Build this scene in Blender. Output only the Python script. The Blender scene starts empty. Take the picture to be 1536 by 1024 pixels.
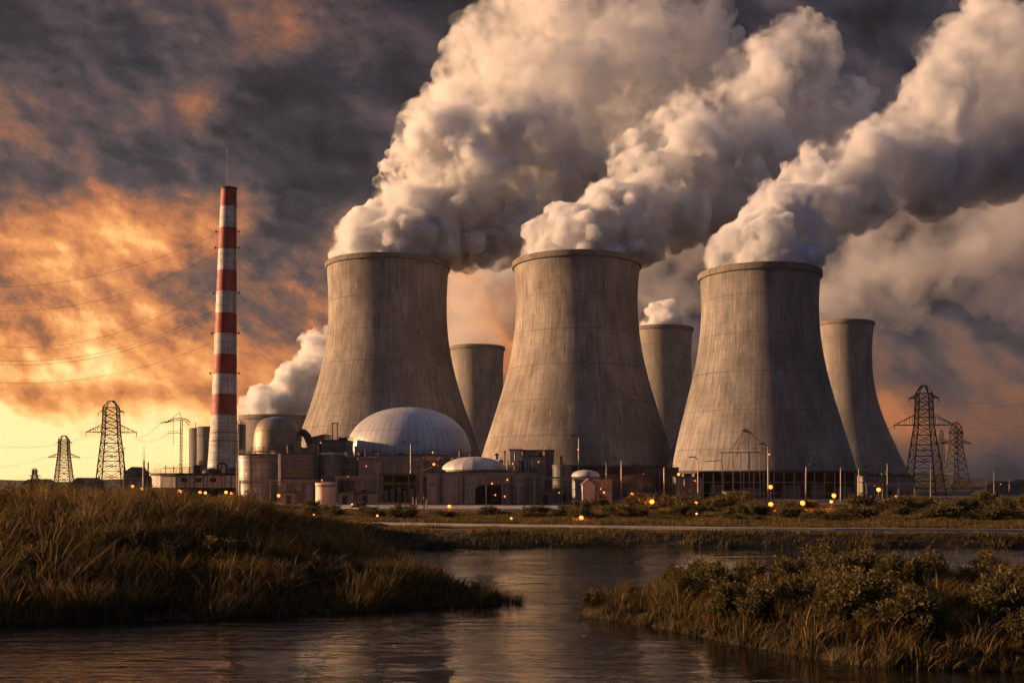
import bpy, math, random
import numpy as np
from mathutils import Vector, Matrix
PI = math.pi
random.seed(7); np.random.seed(7)
sc = bpy.context.scene
COL = sc.collection

# ------------------------------------------------------------------ camera, world, sun, exposure
HZ = 717.0; F = 1536.0; CAMH = 8.0
cam_d = bpy.data.cameras.new('camera'); cam = bpy.data.objects.new('camera', cam_d); COL.objects.link(cam)
cam.location = (0, 0, CAMH); cam.rotation_euler = (PI/2, 0, 0)
cam_d.lens = 36; cam_d.sensor_width = 36; cam_d.shift_y = (HZ-512)/1536
cam_d.clip_start = 0.5; cam_d.clip_end = 30000
sc.camera = cam
def at(x, y, d):
    """photo pixel at distance d -> world point"""
    return Vector(((x-768)/F*d, d, CAMH-(y-HZ)/F*d))
def X_(x, d): return (x-768)/F*d
def Z_(y, d): return CAMH-(y-HZ)/F*d

sc.view_settings.view_transform = 'Standard'
sc.view_settings.look = 'None'
sc.view_settings.exposure = 1.0
sc.view_settings.gamma = 1.0
sc.cycles.use_denoising = True
sc.cycles.max_bounces = 16
sc.cycles.diffuse_bounces = 3
sc.cycles.glossy_bounces = 3
sc.cycles.transmission_bounces = 4
sc.cycles.transparent_max_bounces = 24
sc.cycles.volume_bounces = 5
sc.cycles.use_adaptive_sampling = True
sc.cycles.adaptive_threshold = 0.05
sc.cycles.adaptive_min_samples = 16
sc.cycles.sample_clamp_indirect = 3
sc.cycles.caustics_reflective = False
sc.cycles.caustics_refractive = False

SUN_TO = Vector((-0.98, 0.10, 0.165)).normalized()
sun_d = bpy.data.lights.new('sun', 'SUN'); sun = bpy.data.objects.new('sun', sun_d); COL.objects.link(sun)
sun_d.energy = 5.0; sun_d.color = (1.0, 0.58, 0.30); sun_d.angle = math.radians(0.6)
sun.rotation_euler = SUN_TO.to_track_quat('Z', 'Y').to_euler()
sun.location = (-300, -100, 200)
SUN_EL = math.asin(SUN_TO.z); SUN_AZ = math.atan2(SUN_TO.x, SUN_TO.y)

class G:
    """tiny shader graph helper"""
    def __init__(s, nt):
        s.nt = nt; nt.nodes.clear()
    def n(s, t, ins=None, **kw):
        nd = s.nt.nodes.new(t)
        for k, v in kw.items(): setattr(nd, k, v)
        for k, v in (ins or {}).items():
            s.put(nd.inputs[k], v)
        return nd
    def put(s, sock, v):
        if isinstance(v, bpy.types.NodeSocket): s.nt.links.new(v, sock)
        elif v is not None:
            if sock.type == 'RGBA' and len(v) == 3: v = (*v, 1)
            sock.default_value = v
    def m(s, op, a, b=None, c=None, clamp=False):
        nd = s.nt.nodes.new('ShaderNodeMath'); nd.operation = op; nd.use_clamp = clamp
        for i, v in enumerate((a, b, c)):
            if v is not None: s.put(nd.inputs[i], v)
        return nd.outputs[0]
    def mix(s, f, a, b, blend='MIX'):
        nd = s.nt.nodes.new('ShaderNodeMix'); nd.data_type = 'RGBA'; nd.blend_type = blend
        s.put(nd.inputs[0], f); s.put(nd.inputs[6], a); s.put(nd.inputs[7], b)
        return nd.outputs[2]
    def ramp(s, f, stops, interp='LINEAR'):
        nd = s.nt.nodes.new('ShaderNodeValToRGB'); cr = nd.color_ramp; cr.interpolation = interp
        while len(cr.elements) < len(stops): cr.elements.new(0.5)
        for e, (p, c) in zip(cr.elements, stops):
            e.position = p; e.color = (c, c, c, 1) if isinstance(c, (int, float)) else (*c, 1)
        s.put(nd.inputs[0], f); return nd.outputs[0]
    def noise(s, vec, scale, detail=4, rough=0.55, dist=0.0, lac=2.0, out=0):
        nd = s.n('ShaderNodeTexNoise', {'Scale': scale, 'Detail': detail, 'Roughness': rough, 'Distortion': dist, 'Lacunarity': lac})
        if vec is not None: s.put(nd.inputs['Vector'], vec)
        return nd.outputs[out]
    def vec(s, x, y, z):
        nd = s.nt.nodes.new('ShaderNodeCombineXYZ')
        for i, v in enumerate((x, y, z)): s.put(nd.inputs[i], v)
        return nd.outputs[0]
    def sep(s, v):
        nd = s.nt.nodes.new('ShaderNodeSeparateXYZ'); s.put(nd.inputs[0], v); return nd.outputs
    def gauss(s, gx, gz, cx, cz, sx, sz):
        a = s.m('MULTIPLY', s.m('SUBTRACT', gx, cx), 1/sx); b = s.m('MULTIPLY', s.m('SUBTRACT', gz, cz), 1/sz)
        q = s.m('ADD', s.m('MULTIPLY', a, a), s.m('MULTIPLY', b, b))
        return s.m('EXPONENT', s.m('MULTIPLY', q, -1.0))

def build_world():
    w = bpy.data.worlds.new('World'); sc.world = w; w.use_nodes = True
    g = G(w.node_tree)
    tc = g.n('ShaderNodeTexCoord')
    x, y, z = g.sep(tc.outputs['Generated'])
    zc = g.m('MAXIMUM', z, 0.0)
    yp = g.m('MAXIMUM', y, 0.08)
    gx = g.m('DIVIDE', x, yp); gz = g.m('DIVIDE', z, yp)
    den = g.m('ADD', zc, 0.16)
    # direction-locked billows, sampled twice so that the sides of the clouds turned to the low sun light up
    def coords(ox, oz):
        a, b = g.m('ADD', gx, ox), g.m('ADD', gz, oz)
        return g.vec(g.m('ADD', a, g.m('MULTIPLY', b, 0.25)), g.m('ADD', g.m('MULTIPLY', b, 1.22), g.m('MULTIPLY', a, 0.12)), 0.0)
    def layer(sc_, seed, det, rough, lo, hi, off=0.012):
        def f(ox, oz):
            dv = g.n('ShaderNodeVectorMath', {0: coords(ox, oz), 1: (seed, seed*0.7, seed*1.3)}, operation='ADD').outputs[0]
            return g.noise(dv, sc_, det, rough)
        a = f(0, 0); b = f(-off, -off*0.8)
        mask = g.n('ShaderNodeMapRange', {'Value': a, 'From Min': lo, 'From Max': hi}, interpolation_type='SMOOTHSTEP').outputs[0]
        return mask, g.m('SUBTRACT', a, b)
    mA, rA = layer(3.1, 4.3, 12, 0.60, 0.475, 0.555, 0.014)     # big masses
    mB, rB = layer(6.8, 11.1, 11, 0.61, 0.50, 0.58, 0.009)    # smaller scraps
    mD, rD = layer(14.0, 31.9, 8, 0.6, 0.46, 0.60, 0.006)
    mC, rC = layer(1.7, 23.7, 8, 0.5, 0.40, 0.62, 0.03)
    relief = g.m('ADD', g.m('ADD', g.m('MULTIPLY', rA, 1.2), g.m('MULTIPLY', rB, 0.8)), g.m('ADD', g.m('MULTIPLY', rC, 0.8), g.m('MULTIPLY', rD, 0.35)))
    relief = g.m('MAXIMUM', g.m('MINIMUM', relief, 0.14), -0.14)
    n = g.m('ADD', g.m('ADD', g.m('MULTIPLY', g.m('SUBTRACT', 0.5, mA), 0.20), g.m('MULTIPLY', g.m('SUBTRACT', 0.5, mB), 0.10)), g.m('ADD', g.m('MULTIPLY', g.m('SUBTRACT', 0.5, mC), 0.12), g.m('MULTIPLY', g.m('SUBTRACT', 0.5, mD), 0.05)))
    n = g.m('ADD', n, relief)
    def bump(px, py, sx, sy, amt):
        return g.m('MULTIPLY', g.gauss(gx, gz, (px-768)/F, (HZ-py)/F, sx/F, sy/F), amt)
    t = 0.12
    for b in [(-60, 655, 400, 115, 0.48), (190, 680, 320, 60, 0.22), (60, 420, 260, 60, 0.08), (-140, 630, 480, 230, 0.27), (60, 500, 330, 60, 0.08), (250, 690, 420, 70, 0.22),
              (1480, 640, 300, 50, 0.19), (1350, 600, 90, 60, 0.08), (880, 560, 420, 130, 0.05), (300, 165, 60, 38, 0.16), (250, 110, 70, 90, -0.08), (240, 230, 90, 50, -0.08),
              (130, 350, 240, 45, 0.12), (430, 180, 200, 200, 0.02), (110, 110, 230, 110, -0.10), (420, 300, 200, 60, -0.04), (330, 240, 120, 60, -0.06),
              (150, 250, 170, 45, -0.10), (560, 40, 200, 60, 0.08), (480, 220, 110, 110, -0.08),
              (180, 262, 260, 45, -0.08), (420, 420, 110, 110, -0.07), (210, 430, 230, 38, -0.15), (270, 500, 200, 36, -0.13), (90, 588, 260, 15, -0.20), (30, 655, 160, 10, -0.10),
              (1400, 450, 200, 100, -0.05), (1500, 0, 400, 200, -0.12), (700, 470, 120, 120, 0.07)]:
        t = g.m('ADD', t, bump(*b))
    broad = g.gauss(gx, gz, -0.52, 0.10, 0.42, 0.20)
    amp = g.m('ADD', 0.95, g.m('MULTIPLY', broad, 1.35))
    hf = g.m('ADD', g.m('MULTIPLY', g.m('MINIMUM', g.m('MULTIPLY', gz, 7.0), 1.0), 0.6), 0.4)
    t = g.m('ADD', t, g.m('MULTIPLY', g.m('MULTIPLY', n, amp), hf))
    t = g.m('MAXIMUM', g.m('MINIMUM', t, 1.0), 0.0)
    col = g.ramp(t, [(0.0, (0.008, 0.008, 0.012)), (0.14, (0.024, 0.023, 0.034)), (0.26, (0.080, 0.052, 0.055)), (0.38, (0.20, 0.085, 0.050)),
                     (0.52, (0.50, 0.16, 0.050)), (0.68, (0.85, 0.31, 0.08)), (0.83, (1.15, 0.60, 0.19)), (1.0, (1.40, 0.92, 0.40))])
    sky = g.n('ShaderNodeTexSky', sky_type='NISHITA', sun_disc=False, sun_elevation=SUN_EL, sun_rotation=SUN_AZ, dust_density=3.0, altitude=0.0)
    skyc = g.mix(1.0, sky.outputs[0], (0.10, 0.10, 0.10), 'MULTIPLY')
    gap = g.m('MULTIPLY', g.m('MAXIMUM', n, 0.0), 0.5, clamp=True)
    add = g.n('ShaderNodeMix', data_type='RGBA', blend_type='ADD')
    g.put(add.inputs[0], g.m('ADD', g.m('MULTIPLY', gap, 0.5), 0.03)); g.put(add.inputs[6], col); g.put(add.inputs[7], skyc)
    # behind the camera: open bluish dusk with cloud, lights the shaded sides
    back = g.m('MULTIPLY', g.m('SUBTRACT', 0.05, y), 3.0, clamp=True)
    up = g.ramp(g.m('ADD', zc, g.m('MULTIPLY', n, 0.3)), [(0.0, (0.062, 0.066, 0.100)), (0.25, (0.062, 0.076, 0.130)), (1.0, (0.045, 0.060, 0.110))])
    tot = g.mix(back, add.outputs[2], up)
    zen = g.n('ShaderNodeMapRange', {'Value': z, 'From Min': 0.46, 'From Max': 0.80}, interpolation_type='SMOOTHSTEP').outputs[0]
    tot = g.mix(zen, tot, (0.095, 0.125, 0.215))
    bg = g.n('ShaderNodeBackground', {'Color': tot, 'Strength': 0.50})
    w.cycles.sampling_method = 'MANUAL'; w.cycles.sample_map_resolution = 512
    out = g.n('ShaderNodeOutputWorld'); w.node_tree.links.new(bg.outputs[0], out.inputs[0])
build_world()

# ------------------------------------------------------------------ materials
MATS = {}
def newmat(name):
    m = bpy.data.materials.new(name); m.use_nodes = True; return m, G(m.node_tree)
def finish(m, g, col, rough=0.7, metal=0.0, bump=None, bstr=0.3, bdist=0.1, spec=0.4, emis=None, estr=0):
    p = g.n('ShaderNodeBsdfPrincipled', {'Base Color': col, 'Roughness': rough, 'Metallic': metal, 'Specular IOR Level': spec})
    if emis is not None:
        g.put(p.inputs['Emission Color'], emis); g.put(p.inputs['Emission Strength'], estr)
    if bump is not None:
        b = g.n('ShaderNodeBump', {'Height': bump, 'Strength': bstr, 'Distance': bdist}); g.put(p.inputs['Normal'], b.outputs[0])
    o = g.n('ShaderNodeOutputMaterial'); m.node_tree.links.new(p.outputs[0], o.inputs[0])
    return m
def weathered(name, c1, c2, rough=0.7, metal=0.0, panel=None, rust=0.0, scale=0.4, horiz=None):
    """painted or bare surface with blotches, drip streaks and optional panel seams (metres)"""
    m, g = newmat(name)
    tc = g.n('ShaderNodeTexCoord'); P = tc.outputs['Object']
    x, y, z = g.sep(P)
    blot = g.noise(P, scale, 6, 0.6)
    xy = g.m('ADD', x, g.m('MULTIPLY', y, 0.83))
    st = g.noise(g.vec(g.m('MULTIPLY', xy, 1.6), g.m('MULTIPLY', y, 1.3), g.m('MULTIPLY', z, 0.12)), 1.3, 5, 0.65)
    f = g.m('ADD', g.m('MULTIPLY', blot, 0.6), g.m('MULTIPLY', st, 0.7))
    f = g.ramp(f, [(0.42, 0.0), (0.82, 1.0)])
    col = g.mix(f, c1, c2)
    if rust:
        r = g.noise(g.vec(xy, y, g.m('MULTIPLY', z, 0.3)), 0.9, 7, 0.7)
        r = g.ramp(r, [(0.55, 0.0), (0.72, rust)])
        col = g.mix(r, col, (0.10, 0.045, 0.02))
    hgt = g.m('MULTIPLY', blot, 0.3)
    if panel:
        ang = g.m('ARCTAN2', x, g.m('MULTIPLY', y, -1.0))
        rad = g.m('SQRT', g.m('ADD', g.m('MULTIPLY', x, x), g.m('MULTIPLY', y, y)))
        if panel[0] == 'ang': u = g.m('MULTIPLY', ang, panel[1]/(2*PI))
        else: u = g.m('DIVIDE', x, panel[1])
        fr = g.m('ABSOLUTE', g.m('SUBTRACT', g.m('FRACT', g.m('ADD', u, 100.0)), 0.5))
        l1 = g.m('GREATER_THAN', fr, 0.44 if name == 'dome_metal' else 0.46)
        fz = g.m('ABSOLUTE', g.m('SUBTRACT', g.m('FRACT', g.m('ADD', g.m('DIVIDE', z, panel[2]), 100.0)), 0.5))
        l2 = g.m('GREATER_THAN', fz, 0.5-0.10/panel[2])
        ln = g.m('MAXIMUM', l1, l2)
        col = g.mix(g.m('MULTIPLY', ln, 0.65), col, tuple(c*0.35 for c in c2))
        hgt = g.m('SUBTRACT', hgt, g.m('MULTIPLY', ln, 0.8))
        # each panel its own tint
        cell = g.n('ShaderNodeTexWhiteNoise', {'Vector': g.vec(g.m('FLOOR', g.m('ADD', u, 100.5)), g.m('FLOOR', g.m('ADD', g.m('DIVIDE', z, panel[2]), 100.5)), 0)}).outputs[0]
        col = g.mix(g.m('MULTIPLY', cell, 0.35), col, tuple(c*0.55 for c in c2))
    if horiz:
        hz_ = g.m('SINE', g.m('MULTIPLY', z, 2*PI/horiz)); hgt = g.m('ADD', hgt, g.m('MULTIPLY', hz_, 0.5))
    rg = g.m('ADD', rough-0.1, g.m('MULTIPLY', blot, 0.25))
    MATS[name] = finish(m, g, col, rg, metal, hgt, 0.35, 0.04)
    return MATS[name]

def concrete_tower(name, c1=(0.44, 0.395, 0.345), c2=(0.165, 0.14, 0.12), ribs=96, ring=15.4, off=0.0):
    m, g = newmat(name)
    tc = g.n('ShaderNodeTexCoord'); P = tc.outputs['Object']; x, y, z = g.sep(P)
    ang = g.m('ARCTAN2', x, g.m('MULTIPLY', y, -1.0))
    u = g.m('MULTIPLY', ang, 30.0)                       # about metres round the throat
    V = g.vec(u, z, 0.0)
    blot = g.noise(g.vec(g.m('MULTIPLY', u, 1.0), g.m('MULTIPLY', z, 0.6), off), 0.14, 7, 0.62)
    streak = g.noise(g.vec(g.m('MULTIPLY', u, 1.0), g.m('MULTIPLY', z, 0.055), off+4), 0.9, 7, 0.68)
    drip = g.noise(g.vec(g.m('MULTIPLY', u, 1.6), g.m('MULTIPLY', z, 0.26), off+9), 0.62, 5, 0.6)
    fine = g.noise(V, 2.2, 6, 0.7)
    f = g.m('ADD', g.m('ADD', g.m('MULTIPLY', blot, 0.42), g.m('MULTIPLY', streak, 0.42)), g.m('MULTIPLY', fine, 0.22))
    f = g.ramp(f, [(0.42, 0.0), (0.63, 1.0)])
    col = g.mix(f, c1, c2)
    soot = g.ramp(g.noise(g.vec(g.m('MULTIPLY', u, 0.5), g.m('MULTIPLY', z, 0.35), off+31), 0.09, 4, 0.55), [(0.42, 0.0), (0.66, 0.6)])
    col = g.mix(soot, col, tuple(c*0.75 for c in c2))
    dr = g.ramp(drip, [(0.60, 0.0), (0.68, 0.62)])
    col = g.mix(dr, col, tuple(c*0.62 for c in c2))
    lt = g.ramp(drip, [(0.31, 0.42), (0.38, 0.0)])
    col = g.mix(lt, col, tuple(min(1, c*1.4) for c in c1))
    ru = g.m('MULTIPLY', ang, ribs/(2*PI))
    wob = g.m('MULTIPLY', g.noise(V, 0.4, 3, 0.6), 0.12)
    fr = g.m('ABSOLUTE', g.m('SUBTRACT', g.m('FRACT', g.m('ADD', g.m('ADD', ru, wob), 200.0)), 0.5))
    l1 = g.ramp(fr, [(0.44, 0.0), (0.485, 1.0)])
    wid = g.noise(g.vec(g.m('FLOOR', g.m('ADD', ru, 200.5)), g.m('MULTIPLY', z, 0.06), 2.0), 1.0, 3, 0.5)
    l1 = g.m('MULTIPLY', l1, g.ramp(wid, [(0.38, 0.15), (0.62, 0.85)]))
    fz = g.m('ABSOLUTE', g.m('SUBTRACT', g.m('FRACT', g.m('ADD', g.m('DIVIDE', g.m('ADD', z, off), ring), 100.0)), 0.5))
    l2 = g.m('MULTIPLY', g.m('GREATER_THAN', fz, 0.5-0.16/ring), g.ramp(g.noise(g.vec(g.m('MULTIPLY', u, 0.12), z, off), 0.5, 3, 0.6), [(0.35, 0.35), (0.6, 0.9)]))
    fz2 = g.m('ABSOLUTE', g.m('SUBTRACT', g.m('FRACT', g.m('ADD', g.m('DIVIDE', z, 2.2), 100.0)), 0.5))
    l3 = g.m('MULTIPLY', g.m('GREATER_THAN', fz2, 0.46), 0.22)
    ln = g.m('MAXIMUM', g.m('MAXIMUM', g.m('MULTIPLY', l1, 0.75), g.m('MULTIPLY', l2, 0.72)), l3)
    col = g.mix(ln, col, tuple(c*0.38 for c in c2))
    cell = g.n('ShaderNodeTexWhiteNoise', {'Vector': g.vec(g.m('FLOOR', g.m('ADD', ru, 200.5)), g.m('FLOOR', g.m('DIVIDE', z, 7.7)), off)}).outputs[0]
    col = g.mix(g.m('MULTIPLY', cell, 0.22), col, c2)
    h = g.m('SUBTRACT', g.m('ADD', g.m('MULTIPLY', fine, 0.35), g.m('MULTIPLY', streak, 0.5)), g.m('MULTIPLY', ln, 0.7))
    MATS[name] = finish(m, g, col, 0.9, 0.0, h, 0.35, 0.05, 0.2)
    return MATS[name]

concrete_tower('concrete_a'); concrete_tower('concrete_b', (0.44, 0.395, 0.345), (0.165, 0.14, 0.12), 100, 15.2, 6.1)
concrete_tower('concrete_c', (0.36, 0.335, 0.31), (0.13, 0.118, 0.11), 92, 15.2, 12.7)
concrete_tower('concrete_far', (0.36, 0.33, 0.30), (0.18, 0.16, 0.145), 84, 17, 2.2)
weathered('rim_concrete', (0.30, 0.26, 0.22), (0.14, 0.115, 0.095), 0.85, 0, ('ang', 72, 50), scale=0.5)
weathered('dark_concrete', (0.10, 0.085, 0.075), (0.04, 0.035, 0.03), 0.9)
weathered('interior_shade', (0.020, 0.016, 0.013), (0.008, 0.007, 0.006), 0.95)  # near-black colour stands in for the shade inside recesses
weathered('concrete', (0.30, 0.27, 0.24), (0.14, 0.12, 0.10), 0.85, 0, ('x', 4.0, 50))
weathered('white_paint', (0.74, 0.71, 0.66), (0.38, 0.34, 0.30), 0.6, 0, ('ang', 9, 2.6), 0.25)
weathered('red_paint', (0.48, 0.055, 0.028), (0.24, 0.035, 0.02), 0.6, 0, ('ang', 9, 2.6), 0.2)
weathered('dome_metal', (0.66, 0.66, 0.68), (0.46, 0.455, 0.46), 0.38, 0.22, ('ang', 56, 11.0), 0.06, 0.15)
weathered('cap_metal', (0.70, 0.67, 0.64), (0.45, 0.42, 0.38), 0.55, 0.15, ('ang', 20, 30), 0.15)
weathered('bronze_metal', (0.40, 0.33, 0.25), (0.20, 0.155, 0.11), 0.5, 0.4, ('ang', 44, 4.2), 0.25)
weathered('tank_light', (0.58, 0.57, 0.56), (0.27, 0.26, 0.25), 0.45, 0.15, ('ang', 20, 2.2), 0.45)
weathered('tank_grey', (0.33, 0.335, 0.35), (0.15, 0.15, 0.155), 0.5, 0.15, ('ang', 18, 3.0), 0.4)
weathered('tank_dark', (0.20, 0.205, 0.22), (0.085, 0.085, 0.09), 0.6, 0.15, ('ang', 26, 1.1), 0.7)
weathered('panel_grey', (0.34, 0.335, 0.335), (0.16, 0.155, 0.15), 0.6, 0.15, ('x', 2.6, 4.0), 0.35)
weathered('panel_light', (0.50, 0.45, 0.39), (0.27, 0.23, 0.19), 0.6, 0.05, ('x', 5.2, 20), 0.4)
weathered('brown_panel', (0.25, 0.225, 0.205), (0.12, 0.105, 0.095), 0.7, 0, ('x', 3.0, 3.0), 0.4)
weathered('pale_tank', (0.60, 0.52, 0.45), (0.40, 0.33, 0.27), 0.55, 0, None, 0.3)
weathered('roof_dark', (0.065, 0.058, 0.052), (0.03, 0.027, 0.025), 0.8, 0, None, 0.3)
weathered('steel', (0.16, 0.135, 0.11), (0.07, 0.055, 0.045), 0.55, 0.5, None, 0.7, 1.5)
weathered('steel_light', (0.36, 0.32, 0.28), (0.19, 0.16, 0.13), 0.5, 0.5, None, 0.4, 1.5)
weathered('steel_dark', (0.05, 0.043, 0.038), (0.025, 0.02, 0.018), 0.6, 0.4, None, 0.4, 1.5)
weathered('insulator', (0.10, 0.05, 0.035), (0.06, 0.03, 0.02), 0.3)
weathered('glass_dark', (0.03, 0.032, 0.036), (0.02, 0.02, 0.022), 0.15)
weathered('pavement', (0.46, 0.42, 0.37), (0.26, 0.235, 0.205), 0.8, 0, None, 0, 0.25)
weathered('trunk', (0.06, 0.045, 0.03), (0.03, 0.022, 0.015), 0.9)
def emissive(name, col, s):
    m, g = newmat(name); MATS[name] = finish(m, g, (0.8, 0.5, 0.3), 0.5, emis=col, estr=s)
emissive('lamp_big', (1.0, 0.15, 0.012), 3.2)
emissive('lamp_mid', (1.0, 0.17, 0.016), 2.6)
emissive('lamp_small', (1.0, 0.25, 0.05), 1.8)
emissive('lit_window', (1.0, 0.5, 0.15), 2.5)

def foliage_mat(name, ca, cb, cc, tr=0.35):
    m, g = newmat(name)
    at_ = g.n('ShaderNodeAttribute', attribute_name='tint'); r = at_.outputs['Fac']
    tc = g.n('ShaderNodeTexCoord'); big = g.noise(tc.outputs['Object'], 0.16, 4, 0.6)
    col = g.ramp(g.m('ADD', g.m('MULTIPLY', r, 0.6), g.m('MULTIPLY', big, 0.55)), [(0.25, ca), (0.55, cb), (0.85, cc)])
    d = g.n('ShaderNodeBsdfPrincipled', {'Base Color': col, 'Roughness': 0.6, 'Specular IOR Level': 0.25})
    t = g.n('ShaderNodeBsdfTranslucent', {'Color': col})
    mx = g.n('ShaderNodeMixShader', {0: tr, 1: d.outputs[0], 2: t.outputs[0]})
    o = g.n('ShaderNodeOutputMaterial'); m.node_tree.links.new(mx.outputs[0], o.inputs[0])
    MATS[name] = m
foliage_mat('reed_leaf', (0.013, 0.015, 0.005), (0.065, 0.048, 0.014), (0.25, 0.145, 0.038), 0.45)
foliage_mat('grass_leaf', (0.028, 0.026, 0.009), (0.11, 0.072, 0.022), (0.30, 0.175, 0.05), 0.45)
foliage_mat('shrub_leaf', (0.020, 0.024, 0.008), (0.066, 0.060, 0.018), (0.20, 0.13, 0.040), 0.4)

def ground_mat():
    m, g = newmat('soil_and_turf')
    tc = g.n('ShaderNodeTexCoord'); P = tc.outputs['Object']
    a = g.noise(P, 0.05, 8, 0.65); b = g.noise(P, 0.8, 7, 0.7); c = g.noise(P, 6.0, 5, 0.7)
    f = g.m('ADD', g.m('MULTIPLY', a, 0.55), g.m('MULTIPLY', b, 0.45))
    col = g.ramp(f, [(0.35, (0.018, 0.015, 0.008)), (0.5, (0.040, 0.032, 0.014)), (0.62, (0.075, 0.050, 0.022))])
    MATS['ground'] = finish(m, g, col, 0.95, 0, g.m('ADD', b, g.m('MULTIPLY', c, 0.5)), 1.0, 0.5, 0.2)
ground_mat()
def water_mat():
    m, g = newmat('river_water')
    tc = g.n('ShaderNodeTexCoord'); P = tc.outputs['Object']; x, y, z = g.sep(P)
    v1 = g.vec(g.m('MULTIPLY', x, 0.16), g.m('MULTIPLY', y, 1.0), 0)
    w1 = g.noise(v1, 1.15, 4, 0.55, 0.5)
    v2 = g.vec(g.m('MULTIPLY', x, 0.28), g.m('ADD', y, g.m('MULTIPLY', x, 0.06)), 5)
    w2 = g.noise(v2, 3.6, 3, 0.5, 0.2)
    swell = g.noise(g.vec(g.m('MULTIPLY', x, 0.3), y, 3), 0.22, 3, 0.5)
    patch = g.ramp(g.noise(P, 0.07, 4, 0.6), [(0.38, 0.12), (0.60, 1.0)])
    h = g.m('ADD', g.m('MULTIPLY', g.m('ADD', w1, g.m('MULTIPLY', w2, 0.45)), patch), g.m('MULTIPLY', swell, 1.2))
    MATS['water'] = finish(m, g, (0.006, 0.006, 0.006), 0.025, 0, h, 0.85, 0.12, 0.95)
water_mat()
def steam_mat(name, dens, col=(0.98, 0.985, 0.995), aniso=0.1, step=0.09, nsc=0.095, lo=0.44, hi=0.54, base=0.02, thin=True):
    m, g = newmat(name)
    tc = g.n('ShaderNodeTexCoord')
    nn = g.m('ADD', g.m('MULTIPLY', g.noise(tc.outputs['Object'], nsc, 6, 0.64, 0.4), 0.55), g.m('MULTIPLY', g.noise(tc.outputs['Object'], nsc*0.38, 3, 0.5), 0.45))
    z = g.sep(tc.outputs['Object'])[2]
    hh = g.m('MULTIPLY', g.m('SUBTRACT', z, 25.0), 1/75.0, clamp=True) if thin else 0.0      # the steam thins out as it rises
    nn = g.m('SUBTRACT', nn, g.m('MULTIPLY', hh, 0.06)) if thin else nn
    dens_ = g.m('MULTIPLY', g.m('SUBTRACT', 1.0, g.m('MULTIPLY', hh, 0.74)), dens) if thin else dens
    d = g.m('ADD', g.m('MULTIPLY', g.ramp(nn, [(lo, 0.0), (hi, 1.0)]), dens_), dens*base)
    m.cycles.volume_step_rate = step
    v = g.n('ShaderNodeVolumePrincipled', {'Color': col, 'Density': d, 'Anisotropy': aniso})
    o = g.n('ShaderNodeOutputMaterial'); m.node_tree.links.new(v.outputs[0], o.inputs['Volume'])
    MATS[name] = m; return m
steam_mat('steam_dense', 0.50)
steam_mat('steam_half_shaded', 0.50, (0.955, 0.965, 0.985))  # greyer copy: shadow from the plume to its left put into the colour
steam_mat('steam_shaded', 0.48, (0.925, 0.94, 0.97))  # greyest copy: shadow of both left plumes put into the colour
steam_mat('steam_thin', 0.030, (0.93, 0.92, 0.93), step=0.08, nsc=0.035, lo=0.44, hi=0.62, base=0.0, thin=False)

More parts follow.
